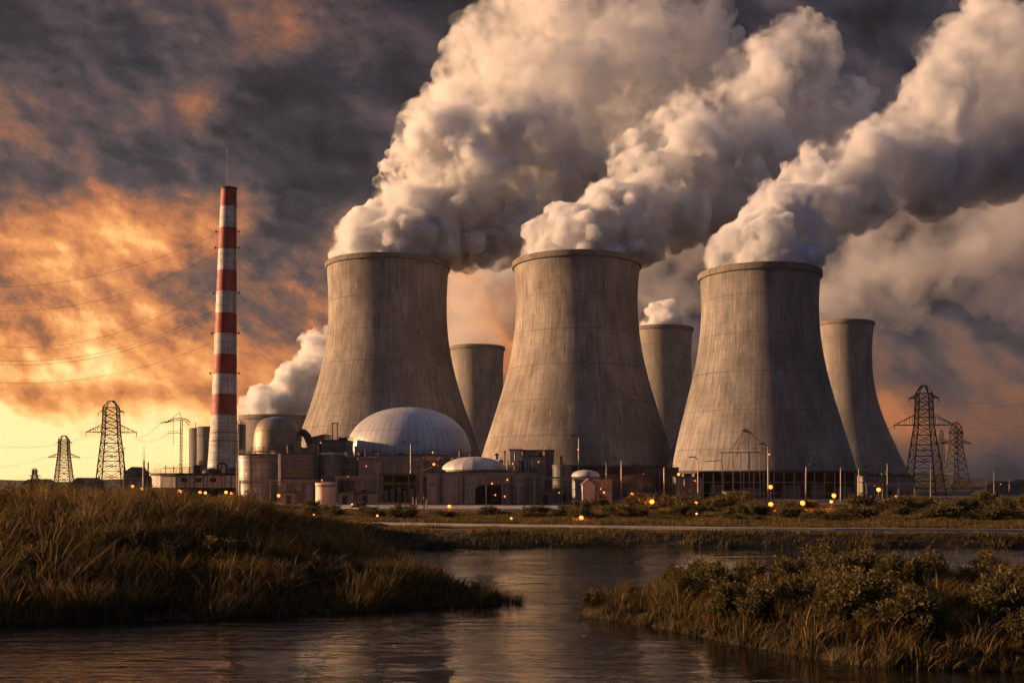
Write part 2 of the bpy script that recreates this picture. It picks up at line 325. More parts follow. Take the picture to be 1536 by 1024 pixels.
# ------------------------------------------------------------------ mesh helpers
class MB:
    def __init__(s): s.v = []; s.f = []
    def add(s, vs, fs):
        b = len(s.v); s.v += [tuple(v) for v in vs]; s.f += [tuple(i+b for i in f) for f in fs]; return s
    def box(s, x0, x1, y0, y1, z0, z1):
        return s.add([(x0,y0,z0),(x1,y0,z0),(x1,y1,z0),(x0,y1,z0),(x0,y0,z1),(x1,y0,z1),(x1,y1,z1),(x0,y1,z1)],
                     [(0,3,2,1),(4,5,6,7),(0,1,5,4),(1,2,6,5),(2,3,7,6),(3,0,4,7)])
    def tube(s, pts, r, n=6, cap=True):
        pts = [Vector(p) for p in pts]; rs = r if isinstance(r, (list, tuple)) else [r]*len(pts)
        vs = []; fs = []
        for i, p in enumerate(pts):
            t = (pts[min(i+1, len(pts)-1)]-pts[max(i-1, 0)]).normalized()
            a = t.cross(Vector((0, 0, 1)) if abs(t.z) < 0.9 else Vector((1, 0, 0))).normalized(); b = t.cross(a)
            for k in range(n):
                th = 2*PI*(k+0.5)/n; vs.append(p+(a*math.cos(th)+b*math.sin(th))*rs[i])
        for i in range(len(pts)-1):
            for k in range(n):
                k2 = (k+1) % n; fs.append((i*n+k, i*n+k2, (i+1)*n+k2, (i+1)*n+k))
        if cap: fs.append(tuple(range(n))[::-1]); fs.append(tuple((len(pts)-1)*n+k for k in range(n)))
        return s.add(vs, fs)
    def bar(s, p, q, w): return s.tube([p, q], w*0.7, 4)
    def lathe(s, prof, n=48, cx=0, cy=0, cz=0, cap0=False, cap1=False, a0=0, a1=2*PI):
        full = abs(a1-a0-2*PI) < 1e-6; m = n if full else n+1; vs = []; fs = []
        for r, z in prof:
            for k in range(m):
                th = a0+(a1-a0)*k/n; vs.append((cx+r*math.cos(th), cy+r*math.sin(th), cz+z))
        for i in range(len(prof)-1):
            for k in range(n):
                k2 = (k+1) % m; fs.append((i*m+k, i*m+k2, (i+1)*m+k2, (i+1)*m+k))
        if cap0: fs.append(tuple(range(m))[::-1])
        if cap1: fs.append(tuple((len(prof)-1)*m+k for k in range(m)))
        return s.add(vs, fs)
    def prism(s, poly, y0, y1):
        """polygon in xz extruded in y"""
        n = len(poly); vs = [(x, y0, z) for x, z in poly]+[(x, y1, z) for x, z in poly]
        fs = [tuple(range(n)), tuple(range(2*n-1, n-1, -1))]+[((i+1) % n, i, n+i, n+(i+1) % n) for i in range(n)]
        return s.add(vs, fs)
    def slab(s, poly, z0, z1):
        n = len(poly); vs = [(x, y, z0) for x, y in poly]+[(x, y, z1) for x, y in poly]
        fs = [tuple(range(n))[::-1], tuple(range(n, 2*n))]+[(i, (i+1) % n, n+(i+1) % n, n+i) for i in range(n)]
        return s.add(vs, fs)
    def build(s, name, mat, parent=None, loc=None, smooth=False):
        me = bpy.data.meshes.new(name); me.from_pydata(s.v, [], s.f); me.update()
        me.materials.append(MATS[mat] if isinstance(mat, str) else mat)
        if smooth:
            me.polygons.foreach_set('use_smooth', [True]*len(me.polygons)); me.set_sharp_from_angle(angle=math.radians(35))
        o = bpy.data.objects.new(name, me); COL.objects.link(o)
        if parent: o.parent = parent
        if loc: o.location = loc
        return o
def tag(o, label=None, cat=None, group=None, kind=None):
    if label: o['label'] = label
    if cat: o['category'] = cat
    if group: o['group'] = group
    if kind: o['kind'] = kind
    return o
def thing(name, label, cat, loc=(0, 0, 0), rz=0, group=None):
    o = bpy.data.objects.new(name, None); COL.objects.link(o); o.location = loc; o.rotation_euler = (0, 0, rz); o.empty_display_size = 1
    return tag(o, label, cat, group)
def copy_tree(o, parent=None, kids=None):
    c = o.copy(); COL.objects.link(c)
    if parent: c.parent = parent
    for ch in [k for k in o.children]: copy_tree(ch, c)
    return c
def np_mesh(name, V, Fq, mat, tint=None, smooth=False):
    """numpy verts (n,3), quads (m,4)"""
    me = bpy.data.meshes.new(name); nv = len(V); nf = len(Fq)
    me.vertices.add(nv); me.vertices.foreach_set('co', V.astype(np.float32).ravel())
    k = Fq.shape[1]
    me.loops.add(nf*k); me.loops.foreach_set('vertex_index', Fq.astype(np.int32).ravel())
    me.polygons.add(nf); me.polygons.foreach_set('loop_start', np.arange(0, nf*k, k, dtype=np.int32))
    if smooth: me.polygons.foreach_set('use_smooth', np.ones(nf, dtype=bool))
    me.update(calc_edges=True)
    me.materials.append(MATS[mat])
    if tint is not None:
        a = me.attributes.new('tint', 'FLOAT', 'POINT'); a.data.foreach_set('value', tint.astype(np.float32))
    return me
def sm(a, b, x):
    t = np.clip((x-a)/(b-a), 0, 1); return t*t*(3-2*t)

# ------------------------------------------------------------------ ground, water, paths, hills
def vnoise(x, y, s, seed=0):
    """cheap smooth noise from sines"""
    r = np.random.RandomState(seed); o = 0
    for k in range(6):
        a = r.uniform(0, 2*PI); f = r.uniform(0.6, 1.7)/s; o = o+np.sin((x*math.cos(a)+y*math.sin(a))*f*2*PI+r.uniform(0, 6.28))
    return o/6
def height(X, Y):
    X = np.asarray(X, float); Y = np.asarray(Y, float)
    bed = -1.6
    wob = vnoise(X, Y, 9, 1)*1.1
    # far bank and plant plateau
    shore = 117+vnoise(X, X*0, 60, 2)*1.6
    main = bed+(1.3-bed)*sm(-3.5, 6.0, Y-shore)+0.15*vnoise(X, Y, 14, 3)*sm(0, 5, Y-shore)
    # left bank running out as a spit
    xs = [-120, -60, -28, -13.5, -8, -2.7, 1.2, 2.6]
    yf = np.interp(X, xs, [50, 53, 56.2, 57.0, 59.0, 61.0, 63.0, 64.5])+wob*0.35
    yb = np.interp(X, [-120, -22, -18, -15, -10, -5, 1.2, 2.6], [400, 400, 130, 108, 88, 76, 68.5, 64.0])+wob*0.6
    hm = np.interp(X, [-120, -60, -36, -27, -21, -16, -10, -4, 1.4, 2.6], [5.4, 5.4, 5.0, 4.2, 2.7, 1.8, 1.3, 0.85, 0.35, bed])
    ln = np.interp(X, [-40, -15, 1], [30, 14, 5])
    hm = hm+(1.4-hm)*sm(105, 160, Y)*(X < -14)
    rise = np.minimum(sm(-1.2, 1.0, (Y-yf)/ln*1.0), sm(-3, 10, yb-Y))
    # quick lift off the water then long slope
    rise = np.minimum(np.clip((Y-yf)/2.5*0.22+0.25, 0, 0.35)+0.65*sm(0, 1, (Y-yf)/ln), np.clip((yb-Y)/8+0.25, 0, 1))
    mound = bed+(hm-bed)*np.clip(rise, 0, 1)
    mound = mound+0.35*vnoise(X, Y, 7, 5)*np.clip(rise, 0, 1)
    # right island
    xi = [2.8, 4.2, 8.1, 11.1, 12.9, 15, 21.4, 30, 60]
    yf2 = np.interp(X, xi, [62, 59.5, 54, 49, 46.3, 43.6, 42.6, 42, 41])+wob*0.3
    yb2 = np.interp(X, [2.8, 4.2, 8, 12, 20, 40, 90], [58, 62, 67, 70, 71, 72, 74])+wob*0.4
    h2 = np.interp(X, [3, 6, 12, 20, 40], [0.2, 0.45, 0.75, 0.9, 1.1])
    r2 = np.minimum(np.clip((Y-yf2)/6.0+0.62, 0, 1), np.clip((yb2-Y)/4+0.6, 0, 1))
    isl = bed+(h2-bed)*r2*r2*(3-2*r2)+0.15*vnoise(X, Y, 5, 8)*r2
    return np.maximum(np.maximum(main, mound), isl)
def build_ground():
    rows = [14.0]
    while rows[-1] < 1900:
        y = rows[-1]; rows.append(y+(0.7 if y < 130 else 0.7+(y-130)*0.02))
    rows = np.array(rows); nc = 340
    t = np.linspace(-1, 1, nc); t = np.sign(t)*np.abs(t)**1.25
    Yg = np.repeat(rows, nc); Xg = np.tile(t, len(rows))*(Yg*0.9+25)
    Zg = height(Xg, Yg)
    V = np.stack([Xg, Yg, Zg], 1)
    i = np.arange(len(rows)-1)[:, None]*nc+np.arange(nc-1)[None, :]; i = i.ravel()
    me = np_mesh('ground', V, np.stack([i, i+1, i+nc+1, i+nc], 1), 'ground', smooth=True)
    o = bpy.data.objects.new('ground', me); COL.objects.link(o); tag(o, kind='structure')
build_ground()
w = MB(); w.add([(-2200, -300, 0), (2200, -300, 0), (2200, 150, 0), (-2200, 150, 0)], [(0, 1, 2, 3)])
tag(w.build('water', 'water'), kind='structure')
def strip(name, pts, width, mat='pavement', lift=0.0, th=0.12):
    ws = width if isinstance(width, list) else [width]*len(pts)
    """flat ribbon along ground points (x, y) with real thickness"""
    L = []; R = []; 
    for i, (x, y) in enumerate(pts):
        a = pts[max(i-1, 0)]; b = pts[min(i+1, len(pts)-1)]; dx, dy = b[0]-a[0], b[1]-a[1]; l = math.hypot(dx, dy)
        nx, ny = -dy/l*ws[i]/2, dx/l*ws[i]/2; z = 1.42+lift
        L.append((x+nx, y+ny, z)); R.append((x-nx, y-ny, z))
    n = len(pts); vs = L+R+[(x, y, z-th-0.3) for x, y, z in L]+[(x, y, z-th-0.3) for x, y, z in R]
    fs = []
    for i in range(n-1):
        fs += [(n+i, n+i+1, i+1, i), (2*n+i, 2*n+i+1, 3*n+i+1, 3*n+i), (i, i+1, 2*n+i+1, 2*n+i), (n+i+1, n+i, 3*n+i, 3*n+i+1)]
    fs += [(0, 2*n, 3*n, n), (n-1, 2*n-1, 4*n-1, 3*n-1)]
    return tag(MB().add(vs, fs).build(name, mat), kind='structure')
strip('road', [(X_(370, 156), 156), (X_(520, 150), 150), (X_(700, 144), 144), (X_(900, 138), 138), (X_(1085, 134), 134), (X_(1250, 131.5), 131.5), (X_(1560, 129), 129), (90, 128)], [1.0, 2.2, 2.4, 2.4, 2.2, 1.3, 1.0, 0.9], lift=0.18)
strip('dirt_track', [(X_(490, 137), 137), (X_(560, 133.5), 133.5), (X_(640, 133), 133), (X_(740, 132), 132)], [0.3, 1.2, 1.2, 0.3], 'pavement', lift=0.03)
tag(MB().slab([(X_(500, 236), 226), (X_(560, 222), 216), (X_(850, 222), 213), (X_(870, 236), 240), (X_(500, 246), 246)], 1.0, 1.62).build('pavement', 'pavement'), kind='structure')
tag(MB().slab([(-140, 250), (190, 250), (260, 560), (-220, 560)], 1.0, 1.50).build('plant_yard', 'dark_concrete'), kind='structure')
def ridge(name, pts, d, depth, mat='ground'):
    b = MB(); n = len(pts); vs = []
    for j, (k, q) in enumerate([(0, -0.5), (0.7, -0.25), (1, 0), (0.7, 0.3), (0, 0.6)]):
        for x, h in pts: vs.append((x, d+q*depth, 0.5+h*k))
    fs = [(j*n+i, j*n+i+1, (j+1)*n+i+1, (j+1)*n+i) for j in range(4) for i in range(n-1)]
    return tag(b.add(vs, fs).build(name, mat, smooth=True), kind='structure')
ridge('hills', [(500+i*40, 10+6*math.sin(i*0.5)+3*math.sin(i*1.7)) for i in range(30)], 1700, 300)
ridge('hills', [(-1500+i*30, 6+4*math.sin(i*0.4)+2*math.sin(i*1.3)) for i in range(34)], 1500, 300)

# ------------------------------------------------------------------ cooling towers
GZ = 1.5
def tower(label, cx, d, prof, mat, shell0, group, detail=True, ncol=40):
    """prof: list of (radius m, z m) from bottom to rim"""
    t = thing('cooling_tower', label, 'cooling tower', (cx, d, GZ), 0, group)
    # smooth the profile
    zs = np.array([p[1] for p in prof]); rs = np.array([p[0] for p in prof])
    zz = np.linspace(zs[0], zs[-1], 46)
    co = np.polyfit(zs, rs, 4); rr = np.polyval(co, zz)
    outer = [(float(r), float(z)) for r, z in zip(rr, zz)]
    inner = [(r-0.6, z) for r, z in outer[::-1]]
    ztop = outer[-1][1]; rt = outer[-1][0]; r0 = outer[0][0]; z0 = outer[0][1]
    MB().lathe(outer+inner+[outer[0]], 160).build('shell', mat, t, smooth=True)
    MB().lathe([(rt-0.7, ztop-1.9), (rt+0.55, ztop-1.9), (rt+0.7, ztop-1.4), (rt+0.7, ztop+0.4), (rt+0.3, ztop+0.7), (rt-0.9, ztop+0.7), (rt-0.9, ztop-1.9)], 160).build('rim', 'rim_concrete', t, smooth=True)
    if z0 > 2:
        MB().lathe([(r0-0.8, z0-0.9), (r0+0.7, z0-0.9), (r0+0.7, z0+0.25), (r0-0.8, z0+0.25), (r0-0.8, z0-0.9)], 120).build('ring_beam', 'dark_concrete', t, smooth=True)
        MB().lathe([(r0-3.5, 0), (r0-4.5, z0+1.5)], 80).build('shaded_fill', 'interior_shade', t)  # coloured near-black for the shade inside the air inlet
        MB().lathe([(r0+3.2, 0), (r0+3.2, 1.6), (r0+2.8, 1.6), (r0+2.8, 0)], 120).build('basin_wall', 'concrete', t)
        me = None
        for k in range(ncol):
            a = 2*PI*k/ncol; da = PI/ncol*0.9
            if me is None:
                b = MB()
                for s in (-1, 1): b.bar((( r0+1.8)*math.cos(s*da), (r0+1.8)*math.sin(s*da), 0), (r0*1.0, 0, z0-0.9), 0.8)
                o = b.build('column', 'concrete', t); me = o
            else:
                o = me.copy(); COL.objects.link(o); o.parent = t
            o.rotation_euler = (0, 0, a)
    return t
def px_prof(cx_px, d, ybase, pts):
    """pts: (pixel y, half width px) top first -> (r, z) bottom first, z from GZ"""
    out = []
    for y, hw in pts[::-1]: out.append((hw/F*d, Z_(y, d)-GZ))
    return out
G1 = 'large front cooling towers'; G2 = 'distant cooling towers'
D1, D2, D3 = 508, 460, 421
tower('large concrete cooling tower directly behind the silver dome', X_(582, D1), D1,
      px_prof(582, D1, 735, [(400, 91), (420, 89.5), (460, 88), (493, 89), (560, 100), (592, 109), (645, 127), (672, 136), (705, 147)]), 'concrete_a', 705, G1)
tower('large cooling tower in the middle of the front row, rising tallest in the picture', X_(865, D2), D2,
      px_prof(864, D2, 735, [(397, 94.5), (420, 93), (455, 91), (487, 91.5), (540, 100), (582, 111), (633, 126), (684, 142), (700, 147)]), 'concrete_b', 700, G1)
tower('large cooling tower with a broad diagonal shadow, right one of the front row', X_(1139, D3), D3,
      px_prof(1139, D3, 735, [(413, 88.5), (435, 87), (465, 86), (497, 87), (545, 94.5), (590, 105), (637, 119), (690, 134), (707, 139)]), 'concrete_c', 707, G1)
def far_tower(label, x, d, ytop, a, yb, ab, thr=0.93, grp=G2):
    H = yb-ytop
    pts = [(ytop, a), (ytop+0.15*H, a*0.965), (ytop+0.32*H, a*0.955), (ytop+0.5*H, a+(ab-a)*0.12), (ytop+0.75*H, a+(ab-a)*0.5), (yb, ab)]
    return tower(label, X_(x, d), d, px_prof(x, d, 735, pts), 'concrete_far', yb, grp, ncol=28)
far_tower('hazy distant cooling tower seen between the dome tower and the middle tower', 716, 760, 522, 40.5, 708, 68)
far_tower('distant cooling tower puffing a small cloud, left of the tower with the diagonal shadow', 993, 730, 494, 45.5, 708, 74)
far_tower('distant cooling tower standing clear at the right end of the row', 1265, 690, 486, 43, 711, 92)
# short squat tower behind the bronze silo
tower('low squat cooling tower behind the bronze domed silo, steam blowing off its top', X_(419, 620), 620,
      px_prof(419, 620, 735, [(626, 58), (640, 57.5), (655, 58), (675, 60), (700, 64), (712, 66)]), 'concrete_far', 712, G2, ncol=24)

# ------------------------------------------------------------------ chimney
def chimney():
    d = 365; t = thing('chimney', 'tall tapering chimney painted in red and white bands', 'chimney', (X_(333.5, d), d, GZ))
    zt = Z_(283, d)-GZ
    def R(z):
        y = HZ-(z+GZ-CAMH)/d*F
        return np.interp(y, [281, 620, 700, 740], [11.6, 18.6, 22.3, 25.0])/F*d
    lean = (343.4-333.5)/F*d
    cuts = [740, 622.6, 591.7, 561.8, 531.9, 501.3, 470.7, 438.3, 406.7, 375, 342.7, 311.5, 283]
    for i in range(len(cuts)-1):
        z0, z1 = (0 if i == 0 else Z_(cuts[i], d)-GZ), Z_(cuts[i+1], d)-GZ
        b = MB(); prof = []
        n = 6
        for k in range(n+1):
            z = z0+(z1-z0)*k/n; prof.append((R(z), z))
        b.lathe(prof, 40)
        for j, v in enumerate(b.v): b.v[j] = (v[0]+lean*v[2]/zt, v[1], v[2])
        red = i % 2 == 1
        o = b.build('red_band' if red else 'white_band', 'red_paint' if red else 'white_paint', t, smooth=True)
    r = R(zt); b = MB().lathe([(r-0.5, -1), (r-0.5, 0.15), (r+0.18, 0.15), (r+0.18, -0.5)], 40, lean, 0, zt); b.build('rim', 'roof_dark', t)
    MB().lathe([(0.01, -0.6), (r-0.5, -0.6)], 24, lean, 0, zt).build('flue', 'interior_shade', t)
    MB().tube([(lean, -r+0.4, zt-1), (lean, -r+0.4, zt+13.6)], [0.13, 0.07], 6).build('lightning_rod', 'steel_light', t)
    for yy in (649, 661):
        z = Z_(yy, d)-GZ; rr = R(z)
        MB().lathe([(rr-0.05, -0.15), (rr+0.3, -0.15), (rr+0.3, 0.15), (rr-0.05, 0.15)], 40, lean*z/zt, 0, z).build('hoop', 'steel', t)
    for yy in (348, 372, 440, 500, 560):
        z = Z_(yy, d)-GZ; rr = R(z); lx = lean*z/zt
        b = MB()
        for s in (-1, 1):
            b.bar((lx+s*(rr-0.1), 0, z), (lx+s*(rr+1.0), -0.5, z+0.1), 0.16); b.box(lx+s*(rr+1.0)-0.22, lx+s*(rr+1.0)+0.22, -0.7, -0.3, z-0.4, z+0.4)
        b.build('bracket', 'steel_dark', t)
    # ladder on the shaded side
    b = MB()
    z = 0
    pts = [(lean*z/zt+R(z)*0.92, -R(z)*0.42-0.25, z) for z in np.linspace(2, zt-1, 20)]
    b.tube(pts, 0.10, 4); b.build('ladder', 'steel_dark', t)
    # access hatch
    MB().box(-0.6, 0.6, -R(6)-0.25, -R(6)+0.3, 7.5, 10).build('hatch', 'steel_dark', t)
    return t
chimney()

# ------------------------------------------------------------------ plant buildings
def railing(b, pts, h=1.1, w=0.09, closed=False, step=2.0):
    P = [Vector(p) for p in pts]; n = len(P)
    for i in range(n if closed else n-1):
        p, q = P[i], P[(i+1) % n]; L = (q-p).length; k = max(1, int(L/step))
        for f in (h, h*0.5): b.bar(p+Vector((0, 0, f)), q+Vector((0, 0, f)), w)
        for j in range(k+1):
            s = p.lerp(q, j/k); b.bar(s, s+Vector((0, 0, h)), w)
def tank(name, label, x0, x1, ytop, d, mat, roof='flat', cat='tank', rail=True, ladder=True, hoops=(0.35, 0.7), roofmat=None, rise=0.2, group=None, pipe=True, z0=GZ):
    r = (x1-x0)/F*d/2; cx = X_((x0+x1)/2, d); H = Z_(ytop, d)-z0
    t = thing(name, label, cat, (cx, d, z0), random.uniform(-0.3, 0.3), group)
    MB().lathe([(r, 0), (r, H)], 48, cap0=True).build('wall', mat, t, smooth=True)
    rm = roofmat or mat
    if roof == 'flat':
        MB().lathe([(r-0.1, H-0.1), (r+0.22, H-0.1), (r+0.22, H+0.22), (r*0.5, H+0.22+r*0.05), (0.02, H+0.25+r*0.08)], 48).build('roof', rm, t, smooth=True)
    elif roof == 'dome':
        prof = [(r+0.15, H-0.2), (r+0.15, H+0.1)]
        for k in range(1, 15):
            a = k/14*PI/2; prof.append((max(0.02, r*math.cos(a)), H+0.1+rise*2*r*math.sin(a)))
        MB().lathe(prof, 48).build('dome', rm, t, smooth=True)
    elif roof == 'cone':
        MB().lathe([(r+0.2, H-0.1), (r+0.2, H+0.1), (0.02, H+rise*2*r)], 48).build('roof', rm, t, smooth=False)
    for h in hoops:
        MB().lathe([(r-0.02, -0.12), (r+0.16, -0.12), (r+0.16, 0.12), (r-0.02, 0.12)], 48, 0, 0, H*h).build('hoop', 'steel', t)
    if rail:
        b = MB(); n = max(12, int(2*PI*r/2.2)); z = H+0.2
        ps = [((r-0.2)*math.cos(2*PI*k/n), (r-0.2)*math.sin(2*PI*k/n), z) for k in range(n)]
        railing(b, ps, 1.1, 0.08, True, 5); b.build('railing', 'steel', t)
    if ladder:
        b = MB(); a = -PI/2+random.uniform(-0.7, 0.7); c, s = math.cos(a), math.sin(a)
        for q in (-0.3, 0.3):
            b.bar((c*(r+0.25)-s*q, s*(r+0.25)+c*q, 0), (c*(r+0.25)-s*q, s*(r+0.25)+c*q, H+1.2), 0.08)
        for z in np.arange(0.4, H+1.0, 0.45): b.bar((c*(r+0.25)+s*0.3, s*(r+0.25)-c*0.3, z), (c*(r+0.25)-s*0.3, s*(r+0.25)+c*0.3, z), 0.05)
        b.build('ladder', 'steel_dark', t)
    if pipe and random.random() < 0.7:
        a = -PI/2+random.uniform(-0.6, 0.6); MB().lathe([(0.02, -0.16), (0.16, 0), (0.02, 0.16)], 8, math.cos(a)*(r+0.25), math.sin(a)*(r+0.25), H*random.uniform(0.25, 0.9)).build('wall_lamp', 'lamp_small', t)
    if pipe:
        a = -PI/2+random.uniform(-1.0, 1.0); c, s = math.cos(a), math.sin(a)
        MB().tube([(c*(r+0.5), s*(r+0.5), 0), (c*(r+0.5), s*(r+0.5), H*0.86), (c*(r-0.3), s*(r-0.3), H*0.86)], 0.16, 8).build('pipe', 'steel_light', t)
        MB().box(-0.55, 0.55, -r-0.12, -r+0.5, 0, 2.1).build('door', 'steel_dark', t)
    return t
def hall(name, label, x0, x1, ytop, d, dep, mat, cat='building', roof='flat', roofmat='roof_dark', z0=GZ, rise=1.5, win=None, doors=1, vents=2, group=None, rail=False):
    w = (x1-x0)/F*d/2; cx = X_((x0+x1)/2, d); H = Z_(ytop, d)-z0
    t = thing(name, label, cat, (cx, d, z0), 0, group)
    if roof == 'gable_front':                  # gable end faces the camera
        MB().prism([(-w, 0), (w, 0), (w, H-rise), (0, H), (-w, H-rise)], 0, dep).build('wall', mat, t)
        b = MB()
        for s in (-1, 1):
            b.prism([(0, H+0.02), (s*(w+0.25), H-rise-0.12), (s*(w+0.25), H-rise+0.12), (0, H+0.26)], -0.25, dep+0.25)
        b.build('roof', roofmat, t)
    elif roof == 'shed':
        MB().prism([(-w, 0), (w, 0), (w, H), (-w, H-rise)], 0, dep).build('wall', mat, t)
        MB().prism([(-w-0.3, H-rise+0.03), (w+0.3, H+0.03), (w+0.3, H+0.3), (-w-0.3, H-rise+0.3)], -0.4, dep+0.3).build('roof', roofmat, t)
    else:
        MB().box(-w, w, 0, dep, 0, H).build('wall', mat, t)
        MB().box(-w-0.2, w+0.2, -0.2, dep+0.2, H, H+0.35).build('roof', roofmat, t)
        b = MB()
        for k in range(vents):
            vx = random.uniform(-w*0.8, w*0.8); vy = random.uniform(1, max(1.2, dep*0.6)); s = random.uniform(0.4, 0.8)
            vb = MB().box(vx-s, vx+s, vy-s, vy+s, H+0.35, H+0.35+s*1.4); vb.build('roof_vent', 'steel', t)
        if rail:
            b = MB(); railing(b, [(-w, 0, H+0.35), (w, 0, H+0.35), (w, dep, H+0.35)], 1.1, 0.09); b.build('railing', 'steel', t)
    if win:
        nx, nz, ww, wh = win
        for i in range(nx):
            for j in range(nz):
                x = -w+(i+0.5)*2*w/nx; z = H*(0.25+0.55*(j+0.5)/nz)
                fo = MB().box(x-ww/2-0.1, x+ww/2+0.1, -0.08, 0.1, z-wh/2-0.1, z+wh/2+0.1).build('window', 'steel', t)
                MB().box(x-ww/2, x+ww/2, -0.12, 0.0, z-wh/2, z+wh/2).build('pane', 'glass_dark', fo)
    if H > 4 and w > 1.5:
        for k in range(1+int(w > 4)+int(w > 9)):
            x = random.uniform(-w*0.85, w*0.85)
            MB().tube([(x, -0.25, 0.2), (x, -0.25, H*random.uniform(0.6, 0.97)), (x, 0.1, H*0.97)], random.uniform(0.08, 0.2), 6).build('pipe', 'steel_light', t)
        x = random.uniform(-w*0.7, w*0.7); MB().box(x-0.7, x+0.7, -0.6, -0.02, H*0.35, H*0.35+1.0).build('air_unit', 'steel_light', t)
        x = random.uniform(-w*0.8, w*0.8); MB().lathe([(0.02, -0.16), (0.16, 0), (0.02, 0.16)], 8, x, -0.3, H*random.uniform(0.5, 0.9)).build('wall_lamp', 'lamp_small', t)
        MB().box(-w-0.02, w+0.02, -0.07, 0.0, H*0.62, H*0.62+0.16).build('trim', 'steel', t)
    for k in range(doors):
        x = -w+(k+0.6)*2*w/max(1, doors+0.2); dd = MB().box(x-0.6, x+0.6, -0.1, 0.1, 0, 2.2).build('door', 'steel_dark', t)
    return t

# --- left: low faceted hall with equipment on the roof
def faceted_hall():
    d = 300; t = thing('control_building', 'long low pale building with a dark flat roof in front of the chimney foot', 'building', (X_(286, d), d, GZ))
    z1 = Z_(713, d)-GZ; zb = Z_(731, d)-GZ; L = X_(217, d)-X_(286, d); R = X_(356, d)-X_(286, d)
    poly = [(L, 5), (L+4.5, 0.3), (L+9.5, -1.2), (R-0.5, -1.2), (R, 0), (R, 12), (L+3, 12)]
    MB().slab(poly, max(0, zb), z1).build('wall', 'panel_light', t)
    MB().slab([(x*1.02, y*1.0-(0.35 if y < 3 else -0.3)) for x, y in poly], z1, z1+0.75).build('roof', 'roof_dark', t)
    if zb > 0.4: MB().slab([(x*0.96, y+0.6 if y < 6 else y-0.5) for x, y in poly], 0, zb).build('undercroft_shade', 'interior_shade', t)  # solid slab, its near-black colour stands for the shade below the hall
    b = MB(); railing(b, [(L+2, 3.2, z1+0.75), (L+9.5, -0.9, z1+0.75), (R-1, -0.9, z1+0.75)], 1.2, 0.09, False, 1.8); b.build('railing', 'steel', t)
    for k in range(7):
        x = L+9.6+k*(R-L-10.5)/6.2; MB().box(x-0.12, x+0.12, -1.4, -1.18, max(0, zb), z1).build('pilaster', 'steel', t)
    for k in range(3):
        x = L+12+k*4.2
        f = MB().box(x-0.9, x+0.9, -1.33, -1.15, z1-1.9, z1-0.7).build('window', 'steel', t); MB().box(x-0.8, x+0.8, -1.37, -1.2, z1-1.8, z1-0.8).build('pane', 'glass_dark', f)
    # roof plant
    zr = z1+0.75
    for k in range(9):
        x = L+5+k*2.35; h = random.uniform(1.6, 3.6)
        b = MB().tube([(x, 3.5, zr), (x, 3.5, zr+h)], 0.13, 6)
        for j in range(3): b.lathe([(0.12, 0), (0.28, 0.05), (0.12, 0.1)], 8, x, 3.5, zr+h-0.2-j*0.3)
        b.build('bushing', 'insulator', t)
    b = MB().tube([(L+4, 3.5, zr+1.5), (L+12, 3.5, zr+1.7), (L+20, 3.5, zr+1.4)], 0.09, 6); b.build('busbar', 'steel_light', t)
    b = MB().tube([(R-7, 4, zr), (R-7, 4, zr+2.3), (R-6.4, 4, zr+2.9), (R-4.9, 4, zr+2.9), (R-4.3, 4, zr+2.2), (R-4.3, 4, zr)], 0.35, 10); b.build('duct', 'steel_dark', t)
    MB().lathe([(2.7, 0), (2.7, 0.5), (2.2, 1.1), (0.1, 1.4)], 24, R-8.5, 3, zr).build('roof_fan', 'steel_dark', t, smooth=True)
    MB().box(R-4.2, R-0.9, 2, 6, zr, zr+1.7).build('roof_cabin', 'brown_panel', t)
    MB().box(R-13.5, R-11.5, 2, 4, zr, zr+2.3).build('roof_cabin', 'steel_dark', t)
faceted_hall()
hall('shed', 'small dark gabled shed at the left end of the pale low building', 186, 210, 701, 312, 8, 'brown_panel', 'shed', 'gable_front', rise=1.6, doors=1)
hall('shed', 'low brown flat shed between the gabled shed and the pale low building', 196, 222, 715, 305, 6, 'brown_panel', 'shed', 'flat', vents=1, doors=1)

